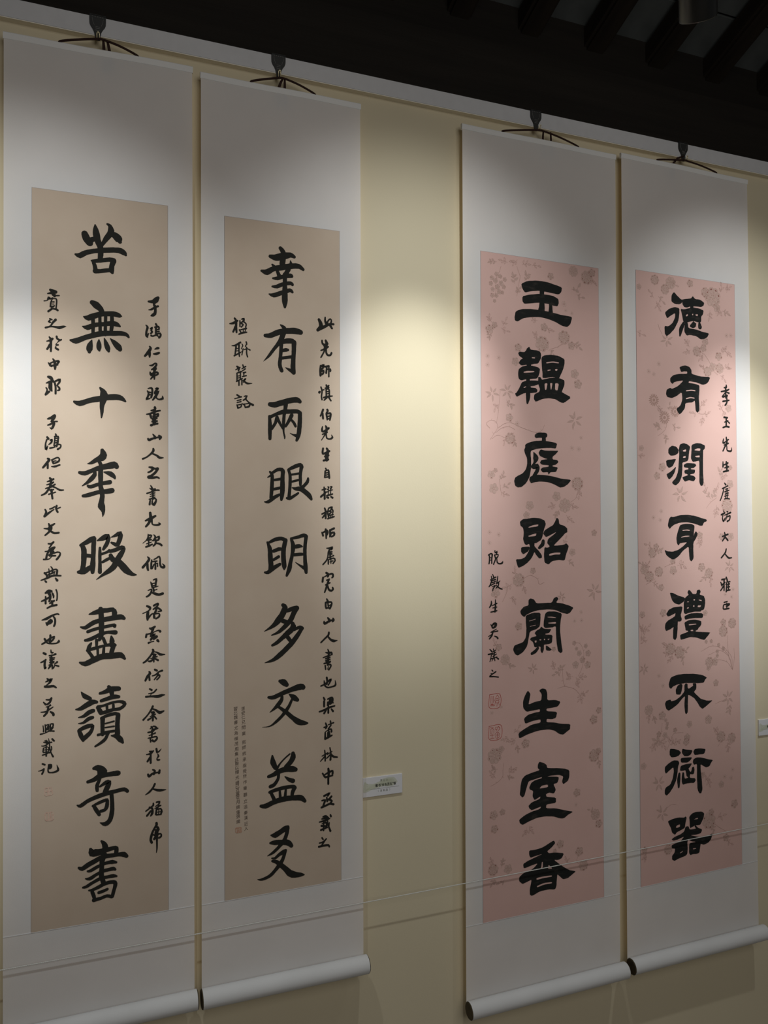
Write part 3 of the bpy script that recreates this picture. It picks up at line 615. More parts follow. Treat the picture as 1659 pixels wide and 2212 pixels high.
P2195,9556 2363,9614 2580,9623 2845,9562 2844,9467 2794,9394 2746,9378 2696,9304 2624,9289 2623,9251 3182,9202 3157,9165 3083,9093 2959,8986 2838,9012 2645,9080 2405,9103 2213,9067 2046,9039 2025,9190 2215,9236 2335,9267 2335,9295 2240,9310 2218,9443
H2362,9492 2650,9496 2650,9468 2361,9454
H2431,9318 2528,9319 2527,9276 2431,9281
G4B
P1656,7944 1892,8010 2200,8016 2559,7990 2872,7929 3042,7840 2968,7789 2918,7698 2724,7694 2435,7725 2149,7738 1912,7719 1747,7676 1675,7608 1606,7650 1584,7764
P1911,7682 2030,7729 2101,7705 2075,7538 2026,7411 1861,7425 1839,7557
P2172,7680 2220,7733 2292,7708 2290,7596 2337,7554 2434,7603 2506,7635 2483,7712 2627,7701 2625,7531 2528,7445 2671,7320 2790,7215 3057,7136 3253,7138 3154,7070 2982,6971 2859,6906 2763,6972 2668,7112 2549,7255 2406,7342 2311,7387 2296,7145 2293,6863 2232,6803 2185,6854 2165,7100 2192,7360 2072,7276 1905,7122 1715,7027 1574,6966 1482,7030 1437,7182 1485,7270 1648,7294 1671,7236 1836,7259 2026,7355 2170,7493 2171,7605
G4B
P1594,5766 1618,5844 1776,5818 1935,5765 2025,5683 1933,5603 1841,5577 1660,5579 1593,5658
P2048,5680 2072,5795 2187,5756 2463,5708 2392,5588 2276,5547 2138,5562
P2000,5487 2046,5527 2449,5500 2367,5410 2251,5359 2021,5385
P1409,5321 1545,5413 1727,5482 1908,5461 1953,5384 1906,5282 1881,5104 1833,4894 1717,4693 1580,4549 1466,4474 1400,4536 1401,4643 1447,4727 1605,4779 1697,4947 1745,5156 1724,5285 1565,5196 1451,5120 1407,5196
P1997,5289 2181,5322 2435,5320 2364,5228 2295,5182 2340,5086 2385,5063 2409,5114 2434,5202 2503,5212 2525,5101 2500,4995 2431,4985 2362,5011 2337,4896 2545,4862 2568,4787 2497,4722 2358,4740 2197,4741 2082,4720 2037,4797 2039,4941 2064,5101 2132,5075 2131,4984 2153,4891 2291,4911 2223,4955 2201,5066 2179,5141 2087,5134 1973,5148
S1949,5060,81 1924,4883,121 1921,4667,61
P2533,5736 2743,5732 2965,5690 2905,5550 2741,5550 2531,5555 2486,5651
P2483,5433 2600,5474 2786,5453 3067,5367 3244,5329 3160,5246 3112,5160 2970,5131 2830,5211 2760,5256 2758,5092 2801,4776 2820,4482 2772,4378 2702,4387 2634,4505 2615,4835 2618,5108 2620,5281 2504,5267 2459,5345
G4B
P1502,3719 1706,3762 1887,3773 2116,3741 2162,3770 2207,3728 2159,3572 2135,3431 2020,3394 1837,3349 1768,3278 1656,3357 1612,3507 1546,3623
H1793,3499 1839,3546 1953,3565 1952,3494 1838,3474
P2299,3733 2416,3826 2579,3849 2788,3829 2881,3762 2856,3638 2761,3487 2713,3439 2527,3448 2388,3413 2341,3393 2319,3477 2321,3604
H2483,3635 2576,3659 2646,3658 2622,3625 2506,3632
P2158,3464 2273,3466 2318,3351 2572,3350 2503,3415 2527,3466 2642,3358 2782,3302 2781,3247 2733,3182 2570,3169 2339,3185 2569,3115 2732,3073 3037,3082 3203,3113 3130,2940 3034,2863 2846,2819 2729,2873 2704,2731 2679,2608 2563,2590 2447,2608 2331,2590 2286,2669 2289,2885 2313,2954 2567,2952 2382,2998 2268,3069 2221,2986 2242,2802 2217,2644 2147,2600 1872,2554 1736,2513 1646,2571 1647,2679 1739,2754 1763,2875 1650,2893 1628,2985 1742,3022 1947,3045 2109,3183 1880,3127 1698,3118 1631,3164 1744,3219 1949,3260 2110,3327
H1943,2722 2035,2762 2058,2776 2034,2726 1943,2704
H2426,2774 2542,2774 2565,2753 2449,2743
G1s
S3028,15908,47 3121,15917,83 3203,15974,107 3238,16014,72
S3238,16002,60 3203,15938,83 3144,15871,48 3168,15813,71 3179,15729,59 3167,15643,71 3121,15603,71 3086,15587,36
S3028,15715,18 3098,15734,47 3167,15789,48 3238,15820,48
G1s
S2970,15359,24 3005,15314,53 2981,15215,47 2981,15119,59 3005,15085,35
S3028,15171,24 3005,15109,35
S3063,15283,24 3109,15323,36 3086,15249,47 3109,15214,47 3074,15175,36
S3191,15403,48 3214,15356,48
S3167,15328,36 3249,15347,48 3261,15300,36
S3191,15330,48 3191,15233,48 3191,15185,48 3226,15139,36
S3202,15271,30 3261,15288,36
S3202,15222,30 3261,15239,36
S3202,15174,36 3284,15193,48 3296,15145,48 3261,15094,48
S3086,15128,47 3121,15118,36 3156,15133,36 3202,15149,42 3237,15128,36
G1s
S3051,14871,36 3074,14837,59 3028,14749,71 2947,14646,47
S3051,14738,59 3051,14678,59 3051,14630,36
S3167,14820,24 3226,14848,60 3249,14850,48
S3132,14708,24 3190,14712,59 3261,14742,48
G1s
S3051,14436,24 3109,14440,47 3167,14493,30 3202,14483,48 3190,14434,48 3132,14369,42 3097,14343,36
S3179,14397,48 3190,14373,48 3155,14311,47
S3155,14359,59 3155,14238,59 3155,14129,36
S3062,14280,36 3086,14221,71 3155,14286,36
S3155,14274,47 3214,14290,48 3237,14255,48 3190,14216,36
S3132,14200,47 3074,14124,30
G1s
S3016,13903,24 3086,13920,47 3109,13885,47 3109,13788,47 3085,13702,47
S3004,13843,35 3028,13784,47 3004,13698,47 2970,13648,35 3051,13676,35
S3028,13820,35 3086,13811,36
S3028,13760,35 3086,13763,36
S3179,13913,24 3237,13928,48 3190,13853,59 3167,13804,47
S3167,13791,36 3260,13857,24
S3237,13832,48 3190,13744,59 3120,13644,36
S3202,13757,36 3202,13697,36 3260,13663,36 3342,13692,60 3330,13752,12
G1s
S3167,13475,59 3167,13426,59 3085,13398,35
S2981,13309,24 3062,13325,47 3178,13379,47 3283,13408,36
S3155,13377,59 3155,13245,71 3155,13100,83
S3062,13301,47 3085,13229,47 3143,13220,47
S3085,13278,24 3132,13268,24
S3190,13307,36 3237,13333,48 3237,13285,48 3190,13246,47
S3120,13195,47 3213,13223,36
S3109,13146,47 3213,13163,47
S3085,13061,59 3143,13087,47 3225,13103,48
G1s
S3120,12857,24 3167,12798,59 3167,12762,47
S3016,12745,47 3039,12722,59 3132,12761,47 3237,12789,36
S3260,12826,48 3283,12791,95 3272,12742,36
G1s
S3132,12520,47 3132,12472,59 3085,12410,47 2981,12323,35 2900,12285,47
S3108,12411,35 3213,12366,47 3271,12319,59 3353,12321,24
G1s
S3039,12096,35 3108,12086,59 3166,12063,47 3225,12064,71
S3120,12050,59 3074,12001,47 3016,11976,35
S3225,12052,59 3178,11979,59 3097,11905,59 3039,11868,83
S3027,11868,71 3120,11857,59 3213,11871,47 3260,11848,36
G1s
S3073,11676,24 3108,11604,47 3120,11460,47 3120,11364,47
S3050,11616,18 3108,11580,47 3178,11593,47 3166,11557,35
S2992,11495,35 3097,11532,35 3190,11569,36 3259,11570,36
S3062,11472,24 3166,11509,30
S3062,11423,24 3166,11460,24
S3050,11363,29 3166,11412,24
S3039,11363,24 3178,11376,36 3189,11316,47 3143,11232,59 3120,11256,35
S3062,11339,35 3050,11243,47
S3108,11328,35 3108,11256,47
G1s
S3062,11048,59 3073,10928,71 3027,10809,59 2969,10737,47
S2958,10869,35 3062,10916,71 3178,10976,47
S3096,10904,47 3108,10796,35 3154,10772,35 3236,10772,47 3282,10795,47 3247,10820,18
G1s
S3015,10557,24 3015,10485,41 2969,10413,23 2900,10355,14
S3027,10533,41 3096,10532,35 3062,10472,35
S2992,10425,35 3085,10436,35
S2981,10341,23 3085,10376,24
S3033,10485,35 3027,10305,35
S2969,10270,41 3038,10293,47 3108,10328,35
S3143,10544,24 3178,10495,47 3143,10423,47 3108,10412,24
S3189,10471,24 3259,10506,47 3247,10434,47 3201,10411,35
S3189,10423,47 3177,10339,47 3131,10291,35
S3201,10351,35 3271,10338,47 3317,10301,47
G1s
S3004,10042,24 3038,9993,59 2992,9910,59 2900,9805,59
S3004,9886,47 3004,9790,59 3015,9742,47
S3096,9968,35 3085,9872,47 3085,9776,47
S3143,9979,24 3212,10014,35 3259,10049,36 3282,9988,36 3282,9880,47 3305,9807,47 3364,9794,59 3376,9829,48 3329,9879,12
S3119,9931,35 3212,9941,35
S3154,9871,35 3212,9893,24
S3108,9776,35 3143,9859,35
S3177,9930,35 3177,9762,47
S3224,9893,24 3224,9821,35
G1s
S3131,9511,24 3200,9533,47 3189,9461,47 3177,9366,47
S3073,9465,24 3096,9404,47 3108,9332,35
S3108,9428,24 3177,9438,24
S3108,9380,24 3177,9378,24
S3119,9332,24 3235,9364,24
S3131,9343,35 3142,9259,47
S3142,9271,24 3212,9293,24
S3015,9275,23 3096,9297,35 3073,9213,47 3027,9155,47 2981,9133,35
S3096,9225,35 3166,9198,59 3247,9171,59 3340,9192,59
G1s
S2992,8918,47 3061,8879,59 3050,8831,35 2980,8787,23 2900,8754,23
S3015,8785,59 3004,8690,70 3004,8606,47
S3015,8630,35 3084,8722,35 3131,8744,24
S3142,8923,47 3235,8967,47 3235,8931,35 3177,8862,59
S3131,8840,35 3212,8872,47 3317,8796,36 3235,8787,24
S3200,8837,47 3165,8742,59
S3142,8731,47 3154,8647,59
S3154,8731,35 3258,8738,35 3258,8666,47 3189,8621,35
G1s
S3050,8410,35 3096,8396,71 3165,8440,47
S3119,8383,71 3084,8301,35 2980,8271,35
S2980,8271,47 2969,8211,47
S3061,8278,29 3177,8332,24 3247,8352,35 3282,8326,59
S3107,8287,59 3073,8230,47
S3096,8240,35 3165,8272,47 3119,8203,59 3073,8146,47
S3142,8166,59 3200,8210,71
S3223,8125,59 3247,8100,47
S3026,8077,47 3084,8097,24 3142,8106,24
G1s
S3119,7916,47 3130,7879,59 3073,7787,47 2980,7674,47 2911,7631,35
S3142,7867,24 3212,7850,35 3281,7798,59 3386,7791,24
S3107,7809,35 3188,7804,47 3130,7748,47
S3073,7716,23 3212,7754,35
S3142,7795,47 3142,7639,35
S3026,7659,35 3073,7656,47 3142,7711,35
S3165,7709,35 3235,7669,47
G1s
S3038,7419,35 3061,7382,59 3003,7315,59 2957,7223,47
S3038,7324,47 3049,7228,47
S3165,7458,47 3211,7431,47
S3107,7319,24 3177,7338,35 3258,7404,35 3328,7423,47
S3235,7357,47 3211,7299,35 3153,7232,29
S3223,7310,35 3269,7331,35 3269,7283,35 3211,7227,35
G1s
S3049,7025,35 3095,6997,47
S3200,7001,35 3130,6935,35 3026,6919,23
S3119,6936,24 3061,6881,12
S2969,6853,47 3095,6854,47 3234,6842,71 3316,6860,59 3386,6866,18
G1s
S3119,6625,47 3084,6545,47 3003,6433,35 2911,6334,47
S3118,6566,35 3200,6522,47 3269,6468,71 3362,6496,35
S3095,6484,47 3153,6491,47 3107,6423,47
S3061,6392,23 3176,6441,35
S3130,6469,35 3118,6303,47
S3015,6325,47 3072,6355,35 3118,6386,23
S3153,6395,35 3199,6331,35
G1s
S3084,6163,35 3118,6112,35
S3061,6118,23 3142,6169,35 3199,6128,47
S3095,6079,35 3188,6105,47 3234,6113,24
S3015,6039,35 3118,6052,41 3153,6085,35
S3107,6089,47 3095,5912,35
S3038,5965,23 3176,6011,35
S3015,5908,23 3118,5921,35 3199,5925,35 3211,5876,47 3153,5822,47 3107,5851,47
S3061,5903,35 3072,5819,35
G1s
S3049,5604,35 3118,5597,35
S2980,5540,23 3072,5554,47 3130,5607,35
S3072,5590,47 3072,5471,47 3072,5340,47
S3061,5472,47 3003,5383,47
S3199,5648,47 3211,5575,47
S3211,5563,35 3257,5582,35 3304,5636,12
S3222,5538,12 3246,5475,47 3211,5431,24 3222,5394,47 3269,5389,35
G1s
S3118,5180,35 3164,5150,47 3141,5082,59
S3014,5085,47 3037,5035,58 3118,5096,47 3234,5106,35
S3269,5150,47 3257,5092,59
G1s
S3164,4852,47 3118,4763,47 3037,4678,47 2957,4629,17
S3130,4738,35 3234,4701,59 3303,4692,59 3408,4691,18
G1s
S3129,4416,35 3129,4369,47 3072,4329,35 2968,4260,35
S3049,4332,47 3106,4300,47 3106,4193,59 3072,4139,35
S3072,4246,47 2991,4150,47
S3199,4431,35 3268,4434,47 3245,4377,35 3176,4339,23
S3164,4293,23 3292,4347,35
S3257,4352,35 3210,4275,35
S3199,4276,35 3187,4159,47
S3210,4263,35 3292,4275,35 3315,4201,47 3292,4144,35
S3199,4145,35 3303,4143,35
S3257,4280,24 3245,4151,24
S3210,4203,23 3292,4204,24
G1s
S3199,3955,59 3199,3907,59 3141,3820,47 3095,3708,58 3072,3593,58 3095,3530,58
S3222,3856,59 3245,3805,59 3199,3764,82 3175,3720,47
S3141,3808,35 3245,3805,35
S3175,3684,59 3291,3703,35 3303,3642,47 3256,3613,47
S3152,3604,59 3199,3669,59
S3129,3703,35 3175,3672,35
S3210,3762,70 3210,3572,47 3210,3381,35 3198,3288,18
G1s
S943,15960,56 997,15931,89 1050,15925,78
S890,15874,28 965,15893,56 1007,15874,89 1029,15830,56
S1039,15843,33 1125,15851,28
S816,15704,22 880,15722,22 912,15783,67 944,15763,44 997,15792,22
S986,15768,22 954,15683,33 944,15590,33
S997,15769,22 1061,15775,33 1072,15707,33 1061,15566,33
S965,15696,22 1018,15701,33
S976,15651,22 1018,15655,22
S954,15591,44 997,15595,44 1029,15621,22
S976,15546,44 901,15481,44
S997,15548,33 1061,15543,45 1093,15523,45
G1s
S934,15322,33 976,15303,33
S955,15313,22 912,15251,44 955,15243,22
S1051,15310,56 998,15247,44 944,15161,33 860,15119,33
S849,15118,44 955,15151,33 1062,15148,45 1126,15142,67 1223,15174,45 1266,15178,11
G1s
S924,14917,33 956,14873,55 987,14887,44
S871,14820,22 956,14850,55 998,14888,33
S956,14873,55 956,14734,55 956,14607,44
S934,14744,55 881,14647,44
S1073,14941,45 1084,14895,45 1137,14865,45 1169,14879,34
S1126,14852,33 1073,14790,11 1062,14754,45 1105,14757,33
S1062,14731,11 1052,14684,45 1105,14653,45
G1s
S999,14437,33 1031,14381,56 1042,14289,67 1042,14220,44
S903,14349,22 946,14294,55 967,14272,33
S946,14340,33 1020,14380,33 1106,14398,56 1116,14375,45 1084,14338,33
S967,14284,44 1095,14316,33
G1s
S904,14037,55 957,14017,78 989,13962,55
S861,13896,22 925,13923,55 999,13951,56
S968,13926,44 968,13764,44 978,13730,33
S936,13912,55 925,13796,44
S862,13792,33 883,13747,33 851,13642,44
S851,13642,44 925,13715,44
S936,13774,44 968,13741,44
S1010,13928,33 1085,13968,45 1138,13994,56 1128,13924,45 1085,13863,33 1128,13808,45 1128,13762,45 1096,13748,33
S1031,13930,44 1053,13827,44 1053,13676,44
G1s
S894,13112,33 969,13138,66 1032,13187,67
S1033,13176,67 1011,13117,55 969,13058,44 1022,13060,33 1086,13063,33
S969,13058,44 1022,13037,55 1001,12944,55 969,12896,44 937,12929,11
S895,12974,28 958,12999,44 1022,13048,33
G1s
S884,12708,44 906,12675,55
S874,12651,33 853,12569,33 853,12477,44 864,12432,44 895,12513,22
S948,12642,33 980,12666,33 969,12596,44 916,12548,22
S1054,12784,33 1065,12750,44
S1033,12725,33 1108,12728,39 1108,12670,33
S1044,12726,33 1033,12610,33 1023,12529,33
S1044,12680,22 1097,12693,22
S1044,12633,22 1108,12647,22
S1033,12575,22 1097,12612,33
S1108,12693,33 1097,12600,44 1076,12507,33
S1033,12518,33 1108,12555,33 1162,12545,33 1151,12487,33 1098,12450,44
S938,12468,33 991,12482,33 1044,12495,22
G1s
S896,12237,44 928,12215,55 864,12121,55 801,12039,44
S896,12122,44 896,12030,44
S970,12216,22 1002,12159,44 1013,12136,44
S991,12216,33 1087,12265,33 1130,12243,33 1119,12185,44 1034,12137,33
S1023,12183,28 1066,12195,22
S970,12066,17 1034,12067,44 1141,12104,33
G1s
S939,11812,44 971,11767,55
S886,11731,22 949,11755,44 1013,11790,44
S875,11662,22 960,11686,44 1013,11721,33
S854,11581,28 960,11617,44 1045,11675,33
S960,11789,55 960,11697,55 928,11593,44 854,11478,44 770,11431,27
S971,11640,44 1067,11595,33 1142,11550,44 1217,11551,28
S939,11547,33 1013,11560,33
S918,11455,33 1056,11503,28
S971,11548,55 982,11444,44 992,11364,44
G1s
S844,11122,33 866,11064,44 834,10973,44
S834,10973,55 929,11053,44 1025,11122,22
S940,11133,33 982,11145,33 1035,11180,33
S1078,11203,44 1067,11134,44 1099,11065,44
S1078,11134,22 1153,11169,28
G1s
S919,10807,33 940,10750,55 951,10692,55
S824,10705,22 909,10704,44 951,10750,55 1036,10807,33
S972,10738,44 972,10692,44 919,10624,44 845,10555,33
S909,10681,33 972,10635,44 1036,10600,44 1121,10610,44
G1s
S909,10371,33 973,10370,44 1015,10404,44
S983,10359,33 930,10279,33
S846,10200,22 909,10211,33 983,10278,33 1037,10289,44
S930,10233,44 888,10142,44 867,10051,44
S815,10029,33 867,10028,33 931,10038,22 973,10083,22
S1037,10289,44 973,10209,55 952,10164,33
S920,10119,33 994,10163,55 1015,10197,44
S941,10107,44 1058,10104,33
S1026,10163,33 1101,10184,33 1154,10160,33 1133,10092,44 1079,10023,44
G1s
S836,9731,44 878,9684,44 889,9626,44
S920,9820,22 931,9740,33 931,9659,33
S963,9865,22 995,9818,33 995,9727,44
S857,9730,33 942,9762,33 1048,9806,33 1090,9782,44 1080,9690,44
S899,9683,33 995,9727,33 1048,9760,22
S1016,9657,22 1037,9737,22
S763,9573,22 878,9615,44 1005,9669,44 1165,9664,33
S847,9559,33 868,9535,44
S1059,9610,33 1091,9563,55
G1s
S858,9295,44 921,9327,88 974,9326,55
S911,9316,66 953,9212,55 932,9109,44
S774,9116,27 848,9147,44 964,9223,33
S858,9215,33 858,9066,44
S995,9279,44 1017,9232,44 1017,9186,33
S1070,9357,33 1091,9287,33 1091,9172,33 1081,9126,33
S943,9063,33 1028,9117,44
S985,9107,55 996,9015,44
S890,8962,33 975,9004,44 1081,9023,44
G1s
S785,8704,22 880,8734,55 996,8797,44 1092,8827,33 1124,8814,33
S1017,8773,33 1049,8714,44 1049,8622,44 1028,8566,44
S869,8643,33 891,8596,44
S901,8653,33 964,8695,66 986,8671,44
S891,8608,33 943,8639,66 986,8660,44
G1s
S838,8293,44 870,8245,44
S786,8182,33 859,8223,44 965,8308,44 1029,8328,33
S1029,8328,44 1018,8282,44 955,8217,33 923,8231,22
S954,8366,44 954,8286,44 944,8229,33
S859,8234,33 902,8198,33 986,8181,33 1082,8187,33 1125,8219,55 1125,8242,33
G1s
S818,7986,44 860,7960,49
S765,7784,27 839,7813,44 860,7835,44
S850,7824,44 839,7722,49 850,7641,44 871,7674,22
S965,8045,22 976,7987,39 1008,7985,33
S1040,7949,33 1061,7947,44
S934,7921,33 997,7928,33 1040,7937,33
S976,7930,33 976,7804,66 976,7735,44
S944,7875,33 1040,7868,28
S945,7829,33 1029,7835,28
S945,7772,33 1029,7789,28
S924,7716,22 1029,7766,22
S976,7735,44 945,7680,44 913,7637,22
S998,7711,33 998,7631,44 1040,7685,22
S1040,7731,22 1093,7773,44
S1040,7708,22 1083,7694,33 1125,7679,33
G1s
S892,7421,33 924,7385,49 861,7355,22
S935,7384,55 987,7414,44 945,7337,44 882,7285,22
S850,7254,55 935,7247,55 1020,7252,50 1073,7213,33
G1s
S872,6967,27 946,6960,44 978,6992,44
S978,6981,44 946,6903,44 893,6862,44
S819,6914,27 862,6865,44
S957,6845,33 904,6793,33
S872,6807,22 967,6833,22
S767,6703,22 862,6705,33 946,6755,33 1010,6795,22
S914,6792,44 893,6691,44 830,6617,44
S957,6697,33 1010,6658,55 1020,6622,55
G1s
S810,6403,22 820,6322,27 820,6277,33
S852,6422,27 862,6341,33 862,6273,33
S873,6408,27 925,6426,22 904,6371,33 894,6315,38
S926,6392,27 926,6278,22
S947,6424,22 1010,6429,39 1010,6372,33 968,6330,33
S957,6400,33 957,6274,33
S979,6307,33 1010,6349,33
S758,6226,33 841,6240,22 936,6277,27 1032,6267,33
G1s
S921,6116,14 939,6014,29 949,5893,29 977,5790,29 1014,5715,39
S995,6099,39 1032,6055,39
S847,6074,24 893,6059,34
S819,6047,19 884,6030,34 986,6029,29
S874,6081,29 893,5989,29
S782,5971,19 838,5965,29 930,6015,19
S875,5971,29 875,5741,34
S819,5917,29 810,5838,29
S819,5917,19 902,5938,19 930,5885,29 912,5817,19
S819,5877,19 912,5877,19
S819,5827,29 912,5827,29
S801,5769,29 884,5790,29 949,5823,19
S977,5940,24 986,5879,29 940,5804,29
G1s
S801,5579,38 847,5554,38
S719,5429,14 783,5441,29 829,5466,29
S829,5466,38 820,5417,38 792,5361,38
S921,5545,29 977,5539,39 968,5480,48 940,5463,39
S940,5533,48 940,5483,48
S922,5525,29 912,5446,29 922,5385,34 977,5369,29 1043,5371,39 1099,5394,48 1117,5422,48 1089,5526,10
G2s
S2893,15907,67 2933,15832,93 2946,15728,107 2865,15643,80
S2865,15643,67 3001,15720,80 3165,15813,54
S3056,15974,40 3056,15882,54 3097,15807,80
S3097,15807,54 3138,15903,40 3193,15947,40 3221,15897,40 3193,15815,54
S3152,15812,54 3275,15823,54
S3179,15801,67 3234,15714,54
G2s
S2973,15390,40 2986,15313,53 3054,15279,67
S3068,15398,54 3095,15321,80 3054,15213,80 3054,15161,67
S3027,15264,53 3109,15322,67
S2944,15139,33 3054,15187,54 3136,15246,40
S3040,15147,40 2985,15038,40 2944,14969,40
S3081,15189,40 3081,15097,54 3121,15035,54 3190,15040,54 3218,15095,54
G2s
S2930,14759,40 2929,14642,67 2929,14511,53
S2957,14748,53 3011,14778,67 2997,14712,53 2943,14669,40
S2943,14616,53 3011,14647,53 2997,14568,53 2942,14538,53
S3052,14742,53 3148,14761,54
S3093,14744,40 3079,14586,54
S3106,14680,40 3189,14685,47 3188,14633,40
S3148,14748,40 3147,14499,40
G2s
S2941,14225,40 2968,14122,40 2954,13990,40 2967,13913,40
S2900,14092,67 2914,14105,53
S2968,14148,40 3023,14164,27
S3078,14285,40 3105,14234,67 3146,14276,40
S3050,14205,33 3146,14224,40
S3077,14180,40 3077,13997,40
S3077,14180,27 3146,14184,40 3159,14093,40 3159,13988,40
S3091,14116,27 3146,14132,27
S3091,14063,27 3145,14079,27
S3008,13967,40 3118,13999,54 3241,14019,27
S3090,13972,54 3022,13902,33
S3145,13974,40 3200,13899,40
G2s
S2994,13666,53 2966,13586,53 2925,13506,40
S2980,13574,53 2993,13444,53
S3103,13671,54 3116,13633,54 3075,13578,40
S3075,13565,40 3102,13449,53 3102,13422,40
S3089,13566,40 3185,13583,54 3184,13492,54 3170,13412,40
S3116,13502,40 3171,13517,27
S3102,13436,40 3170,13452,33
G2s
S2979,13245,27 2965,13166,53 2992,13115,53 3129,13198,54 3142,13212,54
S3060,13261,40 3088,13197,67 3060,13091,67
S2978,13049,40 3101,13106,40
S3046,13051,40 2950,12904,20
S3073,13078,40 3087,12961,40 3169,12938,40 3237,12980,54 3210,13044,13
G2s
S2990,12697,53 2976,12592,53 3004,12567,53 3154,12637,54
S3086,12700,53 3113,12649,67 3085,12517,107 3085,12413,80
S3031,12503,40 3140,12532,40
S3003,12398,53 3126,12427,53
G2s
S3057,12203,40 3084,12151,40
S3043,12138,40 3029,11981,40
S3043,12138,27 3125,12165,40 3138,12074,53 3151,11970,53
S3056,12086,40 3111,12100,27
S3056,12034,40 3111,12048,27
S3042,11981,40 3138,11996,40
G2s
S2960,11667,33 3055,11694,40
S3014,11733,40 3027,11577,53 3027,11447,53
S2932,11498,53 3068,11616,40
S3110,11747,27 3137,11735,40
S3178,11748,27 3219,11749,40 3178,11696,40
S3096,11682,27 3123,11682,40
S3096,11617,27 3164,11657,27 3232,11670,27
S3123,11721,27 3123,11539,27
S3191,11683,27 3177,11539,27
S3082,11525,40 3232,11566,40
S3122,11473,53 3081,11486,40
S3191,11500,40 3232,11474,54
G2s
S3026,11212,40 3053,11134,53 3052,10965,53
S2958,11069,40 3094,11134,40
S3039,11056,53 2971,10978,40
S3121,11212,27 3217,11239,54 3190,11173,40 3135,11134,27
S3121,11186,40 3107,11082,40 3121,11030,40
S3203,11200,40 3244,11147,40 3230,11069,27
S3148,11134,27 3203,11121,40 3148,11069,40
S3121,11017,40 3134,10965,40
S3134,11030,27 3244,11056,40
S3175,11030,27 3175,10965,27
S3216,11030,27 3230,10977,27
S3107,10952,40 3189,10978,40 3271,11004,40
G2s
S2956,10609,40 2983,10531,53
S2969,10596,40 3078,10660,53 3106,10608,53 3092,10556,40
S3051,10686,53 3065,10569,53 3064,10465,40
S3160,10673,40 3174,10568,67 3160,10503,40
S3188,10672,53 3270,10711,54
S3187,10594,53 3270,10606,54 3269,10541,54 3201,10503,40
G2s
S3077,10218,27 3159,10216,53 3227,10241,53 3200,10190,53
S3159,10190,53 3131,10125,53 3213,10124,40
S3117,10126,40 3103,9996,40 3062,9906,40 2980,9816,40
S3158,10073,53 3213,10072,40
S3158,10099,40 3171,9968,53
S3131,9982,27 3254,10032,40
S3117,9930,40 3116,9826,40
S3130,9930,27 3254,9967,40 3295,9914,40 3239,9837,40
S3185,9955,27 3185,9838,27
S3158,9877,27 3240,9902,27
G2s
S3061,9607,53 3115,9566,67 3102,9514,53
S2979,9492,53 2965,9389,53
S3006,9504,27 3129,9566,40 3225,9576,53 3238,9510,53 3211,9485,40
S3074,9424,40 3142,9448,40
S3046,9308,40 3156,9357,40
S3129,9436,53 3087,9320,53 3060,9230,53 3019,9127,40
S3101,9280,40 3128,9188,53 3196,9160,53 3237,9198,53 3224,9237,40
G2s
S3072,8956,40 3099,8903,53
S3045,8867,53 3045,8776,53 3058,8723,40
S3072,8878,53 3195,8874,40 3195,8808,53 3153,8719,53
S3099,8877,40 3113,8773,40
S3113,8773,27 3167,8810,27
S3058,8736,40 3167,8732,40
G2s
S3098,8488,40 3139,8434,67 3138,8395,53
S3002,8401,40 3016,8349,66 3139,8408,53 3221,8430,40
S3234,8468,40 3248,8428,67 3220,8391,40
G2s
S3124,8123,53 3110,8059,53 3028,7985,46 2919,7888,40
S3096,8033,40 3164,7952,53 3246,7908,67 3342,7915,20
G2s
S3095,7708,27 3122,7629,53 3108,7526,53 3094,7358,66
S3041,7634,27 3122,7616,53 3190,7624,53 3204,7572,40
S2972,7509,26 3081,7541,40 3204,7572,27
S3040,7478,40 3149,7510,40
S3040,7427,40 3149,7458,40
S3053,7387,40 3162,7405,40
S2999,7365,40 3148,7380,40
S3026,7311,40 3039,7219,40
S3080,7320,40 3162,7328,40 3175,7288,40 3121,7201,40
S3107,7279,27 3093,7216,27
G2s
S2997,6938,26 3011,6859,53 3024,6806,40
S2916,6815,40 3024,6858,40 3174,6963,53 3147,6888,40 3106,6826,40
S3065,7010,53 3079,6919,53 3065,6842,40
S3024,6806,40 3092,6762,40 3214,6778,40 3283,6799,53 3297,6850,40 3283,6929,13
G2s
S2982,6525,40 3009,6471,53
S2996,6434,53 2995,6305,53
S3091,6477,40 3200,6507,53 3213,6415,53 3158,6355,53
S3159,6459,66 3118,6359,66
S3090,6400,40 3077,6323,27
S3186,6417,40 3227,6375,40
S2873,6186,40 2995,6214,53 3131,6267,53 3267,6294,40
S3104,6347,40 3103,6140,53
S3049,6209,40 2995,6137,53
S3185,6223,40 3226,6167,53
G2s
S3034,5887,40 3061,5807,53 3034,5758,40
S2993,5788,40 3075,5806,26
S3157,5928,40 3170,5849,40
S3102,5842,27 3238,5881,40
S3170,5823,40 3102,5739,40
S3034,5681,26 3170,5732,40 3183,5666,53
S3020,5656,40 3019,5501,53
S3088,5650,40 3087,5546,40
S3115,5673,53 3128,5568,66
S3019,5501,53 3101,5532,53 3196,5574,40
G2s
S3005,5221,33 3018,5103,40 3017,4961,40
S2937,5087,26 3086,5148,40
S3004,5066,40 2896,4962,26
S3141,5271,33 3167,5126,40 3153,4972,53
S3072,5110,26 3195,5174,27
S3154,5101,40 3058,5021,33
S3167,5113,40 3235,5040,53 3331,5017,40
G2s
S3098,4759,53 3111,4654,66 3097,4526,53 3097,4384,53
S2949,4660,40 3003,4576,53 3030,4547,40
S3016,4626,40 3111,4667,53 3207,4694,53 3207,4616,53
S3043,4559,53 3206,4578,40
G2s
S2987,4102,53 3069,4130,53 3137,4160,40 3082,4089,40
S3055,4054,40 3068,3962,53
